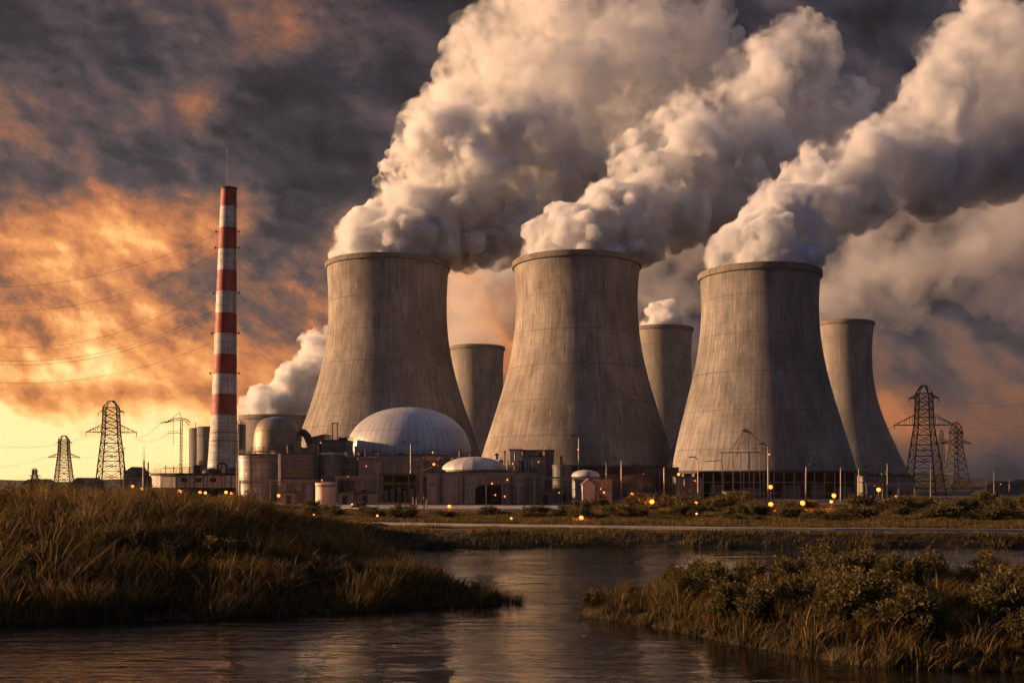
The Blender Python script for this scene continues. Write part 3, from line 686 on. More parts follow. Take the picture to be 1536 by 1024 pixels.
def bushing_mast(x, d, ytop, label):
    t = thing('switchgear_mast', label, 'mast', (X_(x, d), d, GZ)); H = Z_(ytop, d)-GZ
    MB().tube([(0, 0, 0), (0, 0, H*0.6)], [0.55, 0.38], 10).build('post', 'steel', t)
    MB().tube([(0, 0, H*0.6), (0, 0, H)], [0.16, 0.05], 6).build('spike', 'steel', t)
    b = MB()
    for k in range(5): b.lathe([(0.2, 0), (0.62, 0.1), (0.2, 0.25)], 12, 0, 0, H*0.6+k*0.45)
    b.build('insulator', 'insulator', t)
    b = MB(); b.tube([(1.1, 0.3, 0), (1.1, 0.3, H*0.7)], 0.2, 6); b.bar((-0.3, 0, H*0.55), (1.3, 0.3, H*0.6), 0.14); b.build('side_post', 'steel', t)
bushing_mast(216, 296, 668, 'thick ribbed switchgear mast with a spike, left of the pale low building')
def portal_pole():
    d = 330; t = thing('power_pole', 'slender pole with a curved crossarm and hanging strut, left of the chimney', 'power pole', (X_(270, d), d, GZ))
    q = lambda x, y: (X_(x, d)-X_(270, d), 0, Z_(y, d)-GZ)
    b = MB(); b.bar(q(269.2, 742), q(271, 629), 0.22); b.bar(q(272.5, 742), q(273.4, 629), 0.22)
    for y in range(640, 740, 6): b.bar(q(270, y), q(272.8, y+6), 0.1)
    b.build('mast', 'steel', t)
    b = MB(); b.tube([q(241, 634), q(252, 632), q(262, 627.5), q(272, 627), q(280, 629), q(285.5, 633.5)], 0.16, 5)
    b.tube([q(247, 634), q(262, 630.5), q(272, 629.5), q(279, 631.5), q(284, 638)], 0.12, 5)
    b.bar(q(252, 631), q(270, 619), 0.14); b.bar(q(270, 619), q(272.5, 628), 0.14); b.bar(q(260, 631), q(260, 626), 0.1)
    b.build('cross_arm', 'steel', t)
    b = MB(); b.bar(q(252, 649), q(272, 649), 0.16); b.bar(q(253, 646), q(271, 647), 0.12); b.bar(q(260, 630), q(260, 668), 0.1); b.build('strut', 'steel', t)
portal_pole()
def simple_mast(x, d, ytop, label, arm=None):
    t = thing('mast', label, 'mast', (X_(x, d), d, GZ)); H = Z_(ytop, d)-GZ
    MB().tube([(0, 0, 0), (0, 0, H)], [0.2, 0.09], 6).build('pole', 'steel', t)
    if arm:
        MB().bar((arm[0], 0, H*arm[2]), (arm[1], 0, H*arm[2]), 0.14).build('arm', 'steel', t)
simple_mast(293.5, 310, 633, 'thin vertical mast with a side arm just left of the chimney', (0, 4, 0.83))
for x, yt, lab in ((186, 670, 'thin leaning post beside the nearest left pylon'),):
    simple_mast(x, 330, yt, lab, (-1.6, 0.6, 0.98))
tank('silo', 'pale hazy silo standing farthest left behind the chimney', 284, 313, 643, 620, 'concrete_far', 'dome', 'silo', False, False, (0.5,), rise=0.05, pipe=False)
tank('silo', 'pale hazy silo half hidden by the chimney on its left', 296, 330, 641, 560, 'concrete_far', 'dome', 'silo', False, False, (0.4,), rise=0.05, pipe=False)
tank('silo', 'narrow dark silo touching the right side of the chimney', 354, 368.5, 637, 375, 'bronze_metal', 'cone', 'silo', True, True, (0.93, 0.5), rise=0.12, pipe=False)
# bronze domed silo
def bronze_silo():
    d = 316; t = thing('silo', 'bronze domed silo rising above the pale ribbed tank', 'silo', (X_(416, d), d, GZ))
    k = d/F; z = lambda y: Z_(y, d)-GZ
    prof = [(36*k, 0), (36*k, z(679)), (35*k, z(664)), (34*k, z(652)), (32.5*k, z(644)), (29*k, z(636.5)), (27*k, z(634))]
    MB().lathe(prof, 56).build('wall', 'bronze_metal', t, smooth=True)
    MB().lathe([(27.6*k, z(634.6)), (25*k, z(631)), (20*k, z(628)), (12*k, z(626)), (0.02, z(624.5))], 56).build('cap', 'tank_grey', t, smooth=True)
    b = MB(); n = 30; ps = [((37.5*k)*math.cos(2*PI*i/n), 37.5*k*math.sin(2*PI*i/n), z(677)) for i in range(n)]; railing(b, ps, 1.3, 0.09, True, 4); b.build('railing', 'steel', t)
    MB().lathe([(36*k, -0.2), (38.5*k, -0.2), (38.5*k, 0.1), (36*k, 0.1)], 48, 0, 0, z(677)).build('walkway', 'steel', t)
bronze_silo()
tank('tank', 'pale streaked steel tank, leftmost of the tank row', 358, 415, 683, 285, 'tank_light', 'flat', hoops=(0.42, 0.95), roofmat='roof_dark')
# rusty ribbed tower (square with rounded corners)
def ribbed_box():
    d = 276; t = thing('tank', 'dark square ribbed tank with rusty left corner, second in the tank row', 'tank', (X_(444, d), d, GZ))
    w = 27.5/F*d; H = Z_(681, d)-GZ; c = 0.9
    poly = [(-w+c, 0), (w-c, 0), (w-0.25, 0.25), (w, c), (w, 2*w-c), (w-c, 2*w), (-w+c, 2*w), (-w, 2*w-c), (-w, c), (-w+0.25, 0.25)]
    MB().slab(poly, 0, H).build('wall', 'tank_dark', t)
    for k in range(13):
        z = 0.6+k*(H-1)/12.5; MB().slab([(x*1.012, (y-w)*1.012+w) for x, y in poly], z, z+0.22).build('rib', 'steel' if k % 3 else 'tank_dark', t)
    MB().slab([(x*1.03, (y-w)*1.03+w) for x, y in poly], H, H+0.3).build('roof', 'roof_dark', t)
    for s in (-0.95, -0.1, 0.55):
        MB().box(w*s, w*s+w*0.38, -0.12, 0.06, 0.3, H*0.36).build('panel', 'panel_grey', t)
    b = MB(); railing(b, [(-w, 0, H+0.3), (w, 0, H+0.3)], 1.0, 0.07); b.build('railing', 'steel_dark', t)
    for s in (-0.25, 0.55): MB().box(w*s, w*s+1.5, w*0.7, w*0.7+1.5, H+0.3, Z_(665, d)-GZ).build('vent_stack', 'brown_panel', t)
ribbed_box()
tank('tank', 'plain grey steel tank, third in the tank row', 473, 516, 682, 288, 'tank_grey', 'flat', hoops=(0.5,), rail=False)
tank('tank', 'narrow dark brownish tank just left of the silver dome', 515, 541, 686, 286, 'tank_dark', 'flat', hoops=(0.7,))
tank('tank', 'grey tank below the left end of the silver dome', 537, 571, 687, 281, 'tank_grey', 'flat', hoops=(0.95,), ladder=False)
tank('tank', 'small pale pinkish tank standing in front of the tank row', 473.5, 503, 725, 247, 'pale_tank', 'dome', hoops=(0.9,), rise=0.05, rail=False, ladder=False, pipe=False)
hall('building', 'dark stepped building between the bronze silo and the silver dome', 486, 519, 661, 312, 14, 'brown_panel', doors=0, win=(2, 2, 1.4, 2.2), rail=True)
hall('building', 'small sloping roofed annex left of the dark stepped building', 462, 487, 652, 322, 10, 'panel_grey', roof='shed', rise=1.3, doors=0, roofmat='steel')
hall('building', 'dark low block behind the ribbed tank', 438, 490, 673, 300, 8, 'tank_dark', doors=0, vents=3)
def arch_duct():
    d = 304; t = thing('duct', 'dark curved duct arching down beside the bronze silo', 'duct', (X_(455, d), d, GZ)); k = d/F
    z = lambda y: Z_(y, d)-GZ
    MB().tube([((450-455)*k, 0, z(648)), ((456-455)*k, 0, z(649)), ((461-455)*k, 0, z(654)), ((464-455)*k, 0, z(663)), ((464.5-455)*k, 0, z(690)), ((464.5-455)*k, 0, 0)], 1.15, 14).build('pipe', 'steel_dark', t, smooth=True)
    MB().box((449-455)*k-1, (449-455)*k+0.6, -0.8, 0.8, z(662), z(646)).build('inlet', 'brown_panel', t)
arch_duct()
def gantry(x0, x1, y0, d, label):
    t = thing('gantry', label, 'gantry', (X_((x0+x1)/2, d), d, GZ)); w = (x1-x0)/F*d/2; H = Z_(y0, d)-GZ
    for s in (-1, 1): MB().bar((s*w*0.8, 0, 0), (s*w*0.8, 0, H), 0.24).build('post', 'steel_dark', t)
    MB().box(-w*1.3, w*1.3, -0.3, 0.3, H-0.3, H).build('beam', 'steel_dark', t)
gantry(498, 507, 634, 316, 'small dark goalpost gantry rising above the stepped building')

# --- reactor dome
def reactor():
    d = 345; k = d/F; t = thing('reactor_dome', 'large silver panelled reactor dome with a spike on top', 'dome', (X_(613, d), d, GZ)); z = lambda y: Z_(y, d)-GZ
    R = 94*k; zb = z(684); ht = z(611)-zb
    prof = [(R, zb)]
    for i in range(1, 33):
        a = i/32*PI/2; prof.append((max(0.02, R*math.cos(a)**0.9), zb+ht*math.sin(a)**0.93))
    MB().lathe(prof, 112).build('dome_shell', 'dome_metal', t, smooth=True)
    MB().lathe([(R*0.995, 0), (R*0.995, zb)], 96).build('drum', 'tank_grey', t, smooth=True)
    MB().lathe([(R-0.1, -0.5), (R+0.8, -0.5), (R+0.8, 0.15), (R-0.1, 0.15)], 96, 0, 0, zb).build('ring_beam', 'steel', t)
    b = MB(); n = 60; ps = [((R+0.7)*math.cos(2*PI*i/n), (R+0.7)*math.sin(2*PI*i/n), zb+0.15) for i in range(n)]; railing(b, ps, 1.2, 0.09, True, 4); b.build('railing', 'steel', t)
    MB().tube([(0, 0, zb+ht-0.2), (0, 0, zb+ht+1.3)], 0.12, 6).build('finial', 'steel', t)
    return t
reactor()
hall('building', 'grey wall block with tall bays under the middle of the silver dome', 570, 634, 686, 300, 9, 'panel_grey', doors=0, vents=2, rail=True, roofmat='steel')
hall('building', 'long dark block under the right side of the silver dome', 634, 745, 697, 302, 9, 'tank_grey', doors=1, vents=3, rail=True)
def loading_bay():
    d = 268; k = d/F; t = thing('loading_bay', 'open steel canopy with dark shelves in front of the grey wall block', 'canopy', (X_(597, d), d, GZ)); z = lambda y: Z_(y, d)-GZ; X = lambda x: (x-597)*k
    MB().box(X(568), X(625), 0, 5, z(712.5), z(710)).build('roof', 'steel', t)
    MB().box(X(571), X(624), 1, 5, z(727), z(723)).build('shelf', 'steel', t)
    MB().box(X(572), X(623), 4.5, 5, 0, z(712.5)).build('back_wall', 'interior_shade', t)
    for x in (569, 590, 613, 624): MB().box(X(x)-0.15, X(x)+0.15, 0, 0.3, 0, z(712.5)).build('post', 'steel', t)
    for i in range(5): MB().box(X(575+i*9.5), X(581+i*9.5), 1.5, 3, 0, z(735-i % 3*2)).build('crate', 'tank_dark', t)
loading_bay()
def front_hall():
    d = 255; k = d/F; t = thing('turbine_hall', 'pale panelled low hall with a shallow dome roof, foremost building of the plant', 'building', (X_(720, d), d, GZ)); z = lambda y: Z_(y, d)-GZ; X = lambda x: (x-720)*k
    zt = z(710)
    MB().box(X(640), X(803), 0, 16, 0, zt).build('wall', 'brown_panel', t)
    MB().box(X(636), X(806), -0.6, 16.3, zt, zt+0.5).build('roof', 'steel', t)
    for x0, x1, m in ((641, 659, 'panel_light'), (665, 694, 'panel_light'), (697, 727, 'panel_light'), (770, 788, 'panel_grey')):
        MB().box(X(x0), X(x1), -0.22, 0, 0.2, zt-0.3).build('wall_panel', m, t)
    MB().box(X(730), X(767), -0.22, 0, z(725), zt-0.3).build('wall_panel', 'panel_grey', t)
    MB().prism([(X(713), 0), (X(752), 0), (X(752), z(727)), (X(719), z(727)), (X(713), z(732))], -0.3, 0.5).build('opening_shade', 'interior_shade', t)  # solid block with the shade of an open bay put into its colour
    for x in (634.5, 661, 695.5, 729, 768, 789, 803): MB().box(X(x)-0.25, X(x)+0.25, -0.62, -0.2, 0, zt+0.1).build('column', 'steel', t)
    R = 50*k
    MB().lathe([(R+0.3, 0), (R+0.3, 0.4), (R, 0.5)], 60, X(709), 9, zt+0.5).build('curb', 'steel', t)
    prof = [(max(0.02, R*math.cos(a)), 0.5+3.4*math.sin(a)) for a in np.linspace(0, PI/2, 12)]
    MB().lathe(prof, 20, 0, 0, 0).build('dome', 'cap_metal', t, loc=(X(709), 9, zt+0.5))
    b = MB(); b.tube([(X(634), -0.8, z(707)), (X(652), -1.2, z(700)), (X(668), -0.8, z(707))], 0.3, 8); b.build('pipe', 'steel', t)
    b = MB()
    for i in range(16):
        x = X(757+i*3.2); b.bar((x, random.uniform(2, 6), zt+0.5), (x+random.uniform(-1, 1), random.uniform(2, 6), zt+0.5+random.uniform(0.8, 3.3)), random.uniform(0.1, 0.35))
    b.build('pipework', 'steel_dark', t)
    for x, y in ((738, 725), (761, 719), (743, 742), (757, 744)):
        MB().lathe([(0.02, -0.2), (0.2, 0), (0.02, 0.2)], 8, X(x), -0.9, z(y)).build('wall_lamp', 'lamp_small', t)
    for x in (648, 705, 780):
        MB().box(X(x)-0.9, X(x)+0.9, -0.5, -0.2, z(728), z(723)).build('sign_board', 'steel_light', t)
front_hall()
def portal(x0, x1, y, d, label):
    t = thing('pipe_rack', label, 'pipe rack', (X_((x0+x1)/2, d), d, GZ)); w = (x1-x0)/F*d/2; H = Z_(y, d)-GZ
    n = max(2, int((x1-x0)/22)+1)
    for i in range(n):
        x = -w+2*w*i/(n-1); MB().box(x-0.14, x+0.14, -0.14, 0.14, 0, H).build('post', 'steel_light', t)
    for dz, r in ((0, 0.17), (-0.55, 0.11), (0.35, 0.09)): MB().tube([(-w-0.4, 0.25, H+dz), (w+0.4, 0.25, H+dz)], r, 8).build('pipe', 'steel_light', t)
    return t
portal(632, 802, 712, 246, 'steel pipe rack on thin posts before the shallow dome hall')
portal(545, 700, 686, 292, 'long pipe rack running along the foot of the silver dome')
hall('building', 'tall grey block right of the shallow dome hall', 781, 817, 685, 285, 10, 'tank_grey', doors=0, vents=1)
hall('roof_cabin', 'pale boxy cabin perched on the tall grey block', 765, 783, 675, 290, 5, 'pale_tank', 'cabin', doors=0, vents=0, z0=GZ+6)
hall('roof_cabin', 'dark boxy cabin beside the pale cabin on the tall grey block', 784, 814, 676, 292, 5, 'tank_grey', 'cabin', doors=0, vents=0, z0=GZ+6)
hall('building', 'dark narrow tower block with a flat cap, right of the tall grey block', 818, 831, 676, 292, 6, 'tank_dark', doors=0, vents=0)
tank('tank', 'rusty grey tank between the narrow tower block and the small white dome', 829, 858, 698, 280, 'tank_dark', 'flat', hoops=(0.6, 0.95))
tank('tank', 'round grey tank capped by a small white dome', 858, 899, 713, 272, 'tank_grey', 'dome', hoops=(0.5,), roofmat='cap_metal', rise=0.20, rail=False)
hall('shed', 'little pale gabled hut in front of the white capped tank', 874, 892, 719, 248, 8, 'pale_tank', 'hut', 'gable_front', rise=1.3, doors=0, roofmat='steel_light')
hall('shed', 'plain grey lean-to joined to the right of the pale gabled hut', 893, 918, 721, 250, 6, 'panel_grey', 'hut', 'flat', doors=1, vents=1, roofmat='steel_light')
hall('building', 'long dark windowed service wing at the foot of the middle tower', 902, 1018, 702, 330, 8, 'dark_concrete', doors=1, vents=4, win=(9, 2, 3.0, 2.6))
hall('building', 'low concrete block between the middle tower and the shadowed tower', 1014, 1054, 716, 300, 6, 'concrete', doors=0, vents=1)
hall('shed', 'small pale concrete kiosk under the shadowed tower', 1090, 1112, 738, 262, 5, 'concrete', 'kiosk', doors=1, vents=0)
def flat_canopy():
    d = 335; k = d/F
    t = thing('service_wing', 'long dark open shed with many thin columns below the shadowed tower', 'building', (X_(1175, d), d, GZ)); z = lambda y: Z_(y, d)-GZ; X = lambda x: (x-1175)*k
    MB().box(X(1052), X(1300), 0, 9, z(709), z(706.5)).build('roof', 'dark_concrete', t)
    MB().box(X(1054), X(1298), 8, 8.6, 0, z(709)).build('back_wall', 'interior_shade', t)
    for x in np.linspace(1055, 1298, 17): MB().box(X(x)-0.16, X(x)+0.16, 0.1, 0.42, 0, z(709)).build('column', 'steel_light', t)
    for y in (723, 739): MB().box(X(1053), X(1299), 0.15, 0.35, z(y)-0.12, z(y)+0.12).build('rail', 'steel_light', t)
    for x0, x1, y1 in ((1070, 1088, 727), (1120, 1146, 731), (1178, 1205, 728), (1222, 1240, 725), (1258, 1284, 730)):
        MB().box(X(x0), X(x1), 3, 6, 0, z(y1)).build('machine_unit', 'tank_dark', t)
flat_canopy()
hall('building', 'hazy concrete wall block below the far right tower', 1296, 1372, 714, 345, 8, 'concrete', doors=1, vents=3, rail=True)
def aframe():
    d = 318; k = d/F; t = thing('lifting_frame', 'tall a-shaped steel lifting frame in front of the shadowed tower', 'crane', (X_(1118, d), d, GZ)); q = lambda x, y, yy=0: ((x-1118)*k, yy, Z_(y, d)-GZ)
    for x in (1083, 1099, 1111, 1124, 1140): MB().bar(q(x, 744), q(x, 678), 0.22).build('post', 'steel_light', t)
    b = MB(); b.bar(q(1080, 678.5), q(1140, 678), 0.26); b.bar(q(1057, 692), q(1083, 690), 0.2); b.build('beam', 'steel_dark', t)
    b = MB(); b.bar(q(1095, 677), q(1114, 648), 0.26); b.bar(q(1124, 647), q(1147, 668), 0.26); b.build('boom', 'steel_light', t)
    b = MB(); b.bar(q(1122, 650), q(1124, 744), 0.14); b.bar(q(1114, 650), q(1099, 700), 0.1); b.build('cable', 'steel_dark', t)
    b = MB(); b.add([q(1112, 646, -0.5), q(1118, 642, -0.5), q(1127, 648, -0.5), q(1126, 651, -0.5), q(1112, 646, 0.5), q(1118, 642, 0.5), q(1127, 648, 0.5), q(1126, 651, 0.5)], [(0,1,2,3),(7,6,5,4),(0,4,5,1),(1,5,6,2),(2,6,7,3),(3,7,4,0)]); b.build('pulley_head', 'steel_light', t)
aframe()
def flood_pole(x, ytop, d, label, heads=1, base=0):
    t = thing('floodlight_pole', label, 'light pole', (X_(x, d), d, GZ)); H = Z_(ytop, d)-GZ
    MB().tube([(0, 0, 0), (0, 0, H)], [0.22, 0.13], 8).build('pole', 'steel_light', t)
    s = -1 if heads == 1 else 1
    a = MB().tube([(0, 0, H-0.2), (s*0.9, 0, H+0.5), (s*2.0, 0, H+0.6)], 0.10, 6).build('arm', 'steel', t)
    for j in range(heads):
        ss = s if j == 0 else -s
        b = MB(); b.prism([(ss*1.2, H+0.75), (ss*2.6, H+0.5), (ss*2.6, H+0.25), (ss*1.2, H+0.45)][::ss], -0.35, 0.35); b.build('lamp_head', 'steel_dark', t)
    return t
for a in [(868, 656, 320, 'thin floodlight pole in front of the middle tower, left of the small white dome', 1), (932, 690, 262, 'floodlight pole with a curved arm, right of the lean-to hut', 1),
          (996, 700, 270, 'short floodlight pole near the right foot of the middle tower', 2), (1047, 688, 280, 'floodlight pole with a tilted head between the two right front towers', 1),
          (1152, 668, 285, 'tall floodlight pole just right of the a-shaped lifting frame', 1), (1209, 699, 288, 'floodlight pole with wide arms before the open shed', 2),
          (1261, 700, 290, 'floodlight pole near the right end of the open shed', 1), (1331, 694, 300, 'floodlight pole before the far right tower', 1),
          (616, 665, 290, 'lamp standard in front of the middle of the silver dome', 2), (1288, 702, 285, 'floodlight pole at the right corner of the open shed', 2)]:
    flood_pole(a[0], a[1], a[2], a[3], a[4])
def fence():
    t = thing('fence', 'long low post and rail fence across the right side of the yard', 'fence', (X_(1400, 240), 240, 1.3))
    MB()
    for i in range(26):
        x = -22+i*2.6; MB().bar((x, 0, 0), (x, 0, 2.1), 0.12).build('post', 'steel', t)
    for z in (1.9, 1.1): MB().bar((-22, 0, z), (43, 0, z), 0.08).build('rail', 'steel', t)
fence()
for x, y, d, lab in [(1491, 703, 330, 'thick leaning timber pole at the far right edge of the yard'), (1479, 716, 335, 'short timber pole left of the thick one at the right edge'), (1514, 722, 345, 'smallest timber pole farthest right'),
                     (1396, 690, 360, 'short mast behind the near right pylon')]:
    simple_mast(x, d, y, lab, (-0.3, 1.6, 0.97))
hall('barn', 'low hazy barn with a gabled roof at the right edge', 1494, 1524, 722, 420, 10, 'brown_panel', 'barn', 'gable_front', rise=2.4, doors=0)
hall('barn', 'hazy barn cut by the right picture edge', 1524, 1560, 720, 430, 10, 'brown_panel', 'barn', 'gable_front', rise=2.6, doors=0)
def round_barn(x0, x1, y, d, label):
    t = thing('storage_shelter', label, 'shelter', (X_((x0+x1)/2, d), d, GZ)); w = (x1-x0)/F*d/2; H = Z_(y, d)-GZ
    MB().prism([(w*math.cos(a), H*math.sin(a)) for a in np.linspace(0, PI, 15)], 0, 20).build('shell', 'roof_dark', t)
round_barn(104, 130, 716, 420, 'dark round topped shelter between the two left pylons')
round_barn(30, 62, 718, 520, 'faint round topped shelter behind the far left pylon')

def stack(x, d, ytop, r, label, mat='steel'):
    t = thing('exhaust_stack', label, 'stack', (X_(x, d), d, GZ)); H = Z_(ytop, d)-GZ
    MB().tube([(0, 0, 0), (0, 0, H)], r, 12).build('pipe', mat, t, smooth=True)
    MB().lathe([(r*0.6, H), (r*1.5, H+0.15), (r*0.3, H+0.7)], 12).build('cap', 'steel_dark', t)
    MB().lathe([(r, H*0.7), (r*1.25, H*0.7), (r*1.25, H*0.7+0.2), (r, H*0.7+0.2)], 12).build('collar', 'steel_light', t)
for a in [(478, 300, 671, 0.4, 'thin exhaust stack behind the third tank of the row'), (533, 296, 672, 0.3, 'thin exhaust stack at the left foot of the silver dome'), (548, 298, 675, 0.22, 'thinnest exhaust stack before the left side of the silver dome'),
          (690, 296, 676, 0.35, 'exhaust stack before the right side of the silver dome'), (705, 297, 680, 0.25, 'short exhaust stack just behind the shallow dome'), (745, 293, 683, 0.45, 'fat exhaust stack between the shallow dome and the tall grey block'),
          (757, 294, 679, 0.25, 'slim exhaust stack left of the pale roof cabin'), (842, 290, 687, 0.35, 'exhaust stack behind the rusty grey tank'), (910, 300, 694, 0.3, 'exhaust stack between the white capped tank and the service wing'),
          (432, 300, 668, 0.3, 'exhaust stack rising behind the square ribbed tank')]:
    stack(*a)
portal(360, 474, 722, 266, 'pipe rack in front of the pale streaked tank and the square ribbed tank')
portal(505, 566, 716, 268, 'short pipe rack before the dark tanks left of the loading canopy')
portal(815, 872, 717, 262, 'pipe rack before the rusty grey tank')
portal(1300, 1372, 726, 300, 'pipe rack along the hazy wall block below the far right tower')
hall('shed', 'tiny grey pump house between the pale pinkish tank and the dark tanks', 508, 526, 737, 256, 4, 'panel_grey', 'pump house', 'shed', rise=0.6, doors=1, roofmat='steel')
hall('shed', 'low grey electrical cabinet hut at the foot of the square ribbed tank', 424, 442, 739, 258, 4, 'tank_grey', 'hut', 'flat', doors=1, vents=1)
hall('shed', 'long low valve house in front of the dark tanks left of the dome', 532, 562, 740, 258, 4, 'panel_light', 'hut', 'flat', doors=1, vents=2)
hall('shed', 'small dark hut at the foot of the tall grey block', 808, 828, 735, 256, 4, 'brown_panel', 'hut', 'shed', rise=0.7, doors=1, roofmat='steel')
hall('building', 'tall slim grey stair tower against the middle of the silver dome wall', 640, 651, 688, 296, 4, 'tank_dark', doors=0, vents=0)
tank('tank', 'small upright silver tank in front of the right side of the silver dome', 712, 728, 692, 288, 'tank_light', 'dome', hoops=(0.5,), rise=0.12, rail=False)
tank('tank', 'slender upright pale tank right of the shallow dome', 744, 755, 691, 286, 'pale_tank', 'dome', hoops=(0.4, 0.8), rise=0.15, rail=False)
for i, (x, y, d, lab) in enumerate([(620, 754, 222, 'left post of the short post row on the paved apron'), (625, 756, 221, 'second post from the left of the short post row on the paved apron'), (636, 753, 222, 'tallest post of the short post row on the paved apron'), (640, 757, 220, 'right post of the short post row on the paved apron')]):
    t = thing('bollard', lab, 'post', (X_(x, d), d, 1.62), 0, 'posts on the paved apron'); h = Z_(y-4, d)-1.0
    MB().lathe([(0.16, 0), (0.16, h), (0.11, h+0.12), (0.02, h+0.16)], 10).build('post', 'steel', t); MB().lathe([(0.26, 0), (0.26, 0.08), (0.16, 0.1)], 10).build('base_plate', 'steel_dark', t)
def substation():
    d = 262; k = d/F; t = thing('transformer', 'grey transformer with three ribbed bushings in front of the service wing', 'transformer', (X_(955, d), d, GZ))
    MB().box(-2.2, 2.2, -1, 1.2, 0.3, 3.0).build('tank', 'tank_grey', t)
    b = MB()
    for i in range(9): b.box(-2.0+i*0.45, -1.85+i*0.45, -1.5, -1.0, 0.5, 2.7)
    b.build('radiator', 'steel', t)
    for x in (-1.3, 0, 1.3):
        b = MB(); b.tube([(x, 0, 3.0), (x, 0, 4.8)], 0.09, 6)
        for j in range(5): b.lathe([(0.1, 0), (0.26, 0.06), (0.1, 0.12)], 10, x, 0, 3.1+j*0.3)
        b.build('bushing', 'insulator', t)
substation()

# ------------------------------------------------------------------ pylons
def pylon(x, ytop, d, label, wbase, wtop, arms, mat='steel', group='lattice power pylons', rz=0.15, ybase=742, th=0.2, caps=True):
    k = d/F; t = thing('power_pylon', label, 'pylon', (X_(x, d), d, GZ), rz, group)
    H = Z_(ytop, d)-GZ; wb = wbase*k/2; wt = wtop*k/2
    waist = (0.64)
    def W(f):  # half width at relative height
        return np.interp(f, [0, waist, 0.93, 1.0], [wb, wt*1.18, wt, wt*0.35])
    levels = [0, 0.13, 0.25, 0.36, 0.46, 0.55, 0.64, 0.71, 0.78, 0.85, 0.93]
    cs = [(-1, -1), (1, -1), (1, 1), (-1, 1)]
    for cxs, cys in cs:
        pts = [(cxs*W(f), cys*W(f), f*H) for f in levels+[1.0]]
        MB().tube(pts, th*0.8, 4).build('leg', mat, t)
    b = MB()
    for i in range(len(levels)-1):
        f0, f1 = levels[i], levels[i+1]
        for j in range(4):
            a, c = cs[j], cs[(j+1) % 4]
            P = lambda q, f: (q[0]*W(f), q[1]*W(f), f*H)
            b.bar(P(a, f0), P(c, f1), th*0.62); b.bar(P(c, f0), P(a, f1), th*0.62); b.bar(P(a, f1), P(c, f1), th*0.62)
            if i < 4:
                fm = (f0+f1)/2; mid = tuple((P(a, f0)[q]+P(c, f0)[q]+P(a, f1)[q]+P(c, f1)[q])/4 for q in range(3))
                b.bar(P(a, fm), mid, th*0.45); b.bar(P(c, fm), mid, th*0.45)
    for j in range(4):
        a, c = cs[j], cs[(j+1) % 4]; b.bar((a[0]*W(1), a[1]*W(1), H), (c[0]*W(1), c[1]*W(1), H), th*0.6); b.bar((a[0]*W(.93), a[1]*W(.93), .93*H), (0, 0, H*1.005), th*0.5)
    b.build('bracing', mat, t)
    for (f, half, drop) in arms:
        a = half*k; z = f*H; w0 = W(f)
        for s in (-1, 1):
            b = MB(); tip = (s*a, 0, z)
            for sy in (-1, 1):
                b.bar((s*w0, sy*w0, z), tip, th*0.7); b.bar((s*W(min(1, f+0.10)), sy*W(min(1, f+0.10)), z+drop*H), tip, th*0.6)
                n = 4
                for q in range(1, n):
                    u = q/n; p0 = Vector((s*w0, sy*w0, z)).lerp(Vector(tip), u); p1 = Vector((s*W(min(1, f+.1)), sy*W(min(1, f+.1)), z+drop*H)).lerp(Vector(tip), u)
                    b.bar(p0, p1, th*0.45)
            b.build('cross_arm', mat, t)
            b = MB(); L = H*0.035
            for q in range(5): b.lathe([(0.06, 0), (0.26, L*0.08), (0.06, L*0.16)], 8, s*a*0.98, 0, z-L-0.1+q*L/5)
            b.tube([(s*a*0.98, 0, z), (s*a*0.98, 0, z-L-0.2)], 0.06, 5); b.build('insulator', 'insulator', t)
    return t
pylon(167, 601, 400, 'nearest lattice pylon on the left side', 40, 19, [(0.885, 18.5, 0.03), (0.665, 37, 0.085)], th=0.34)
pylon(96, 653, 560, 'smaller lattice pylon second from the left edge', 25, 12, [(0.87, 11.5, 0.03), (0.60, 23, 0.075)], th=0.42, ybase=735)
pylon(52, 702, 900, 'tiny faint lattice pylon near the left edge', 12, 5, [(0.85, 6, 0.05), (0.55, 9, 0.09)], th=0.4)
pylon(1386, 578, 390, 'tall lattice pylon nearest on the right side', 50, 19, [(0.885, 22, 0.05), (0.64, 44, 0.10)], 'steel_dark', th=0.34, rz=-0.1)
pylon(1434, 633, 520, 'second lattice pylon just right of the tall one', 31, 11, [(0.84, 13, 0.05), (0.69, 26, 0.06)], 'steel_dark', th=0.36, rz=0.2)
pylon(1412, 645, 640, 'thin faint pylon between the two right pylons', 8, 5, [(0.78, 13, 0.07)], 'steel_dark', th=0.22)

def wire(p, q, sag, label, r=0.07, group='overhead wires'):
    p, q = Vector(p), Vector(q); pts = []
    for i in range(25):
        u = i/24; v = p.lerp(q, u); v.z -= sag*4*u*(1-u); pts.append(v)
    o = MB(); c = p
    pts = [v-c for v in pts]
    o.tube(pts, r, 4)
    ob = o.build('overhead_wire', 'steel_dark', loc=c); tag(ob, label, 'wire', group)
dc = 364
wires = [(325, 348, 0, 424, 4, 'highest wire reaching the chimney from the left edge'), (322, 378, 0, 457, 5, 'second highest wire reaching the chimney from the left edge'),
         (316, 430, 0, 506, 6, 'third wire from the top on the left of the chimney'), (314, 466, 0, 528, 5, 'fourth wire from the top on the left of the chimney'),
         (312, 472, 0, 534, 5, 'wire paired closely under the fourth one left of the chimney'), (312, 514, 0, 563, 4, 'lowest wire reaching the chimney from the left edge')]
for x0, y0, x1, y1, s, lab in wires:
    wire(at(x0+5, y0, dc), at(x1-60, y1+6, 330), s*1.5, lab, 0.05)
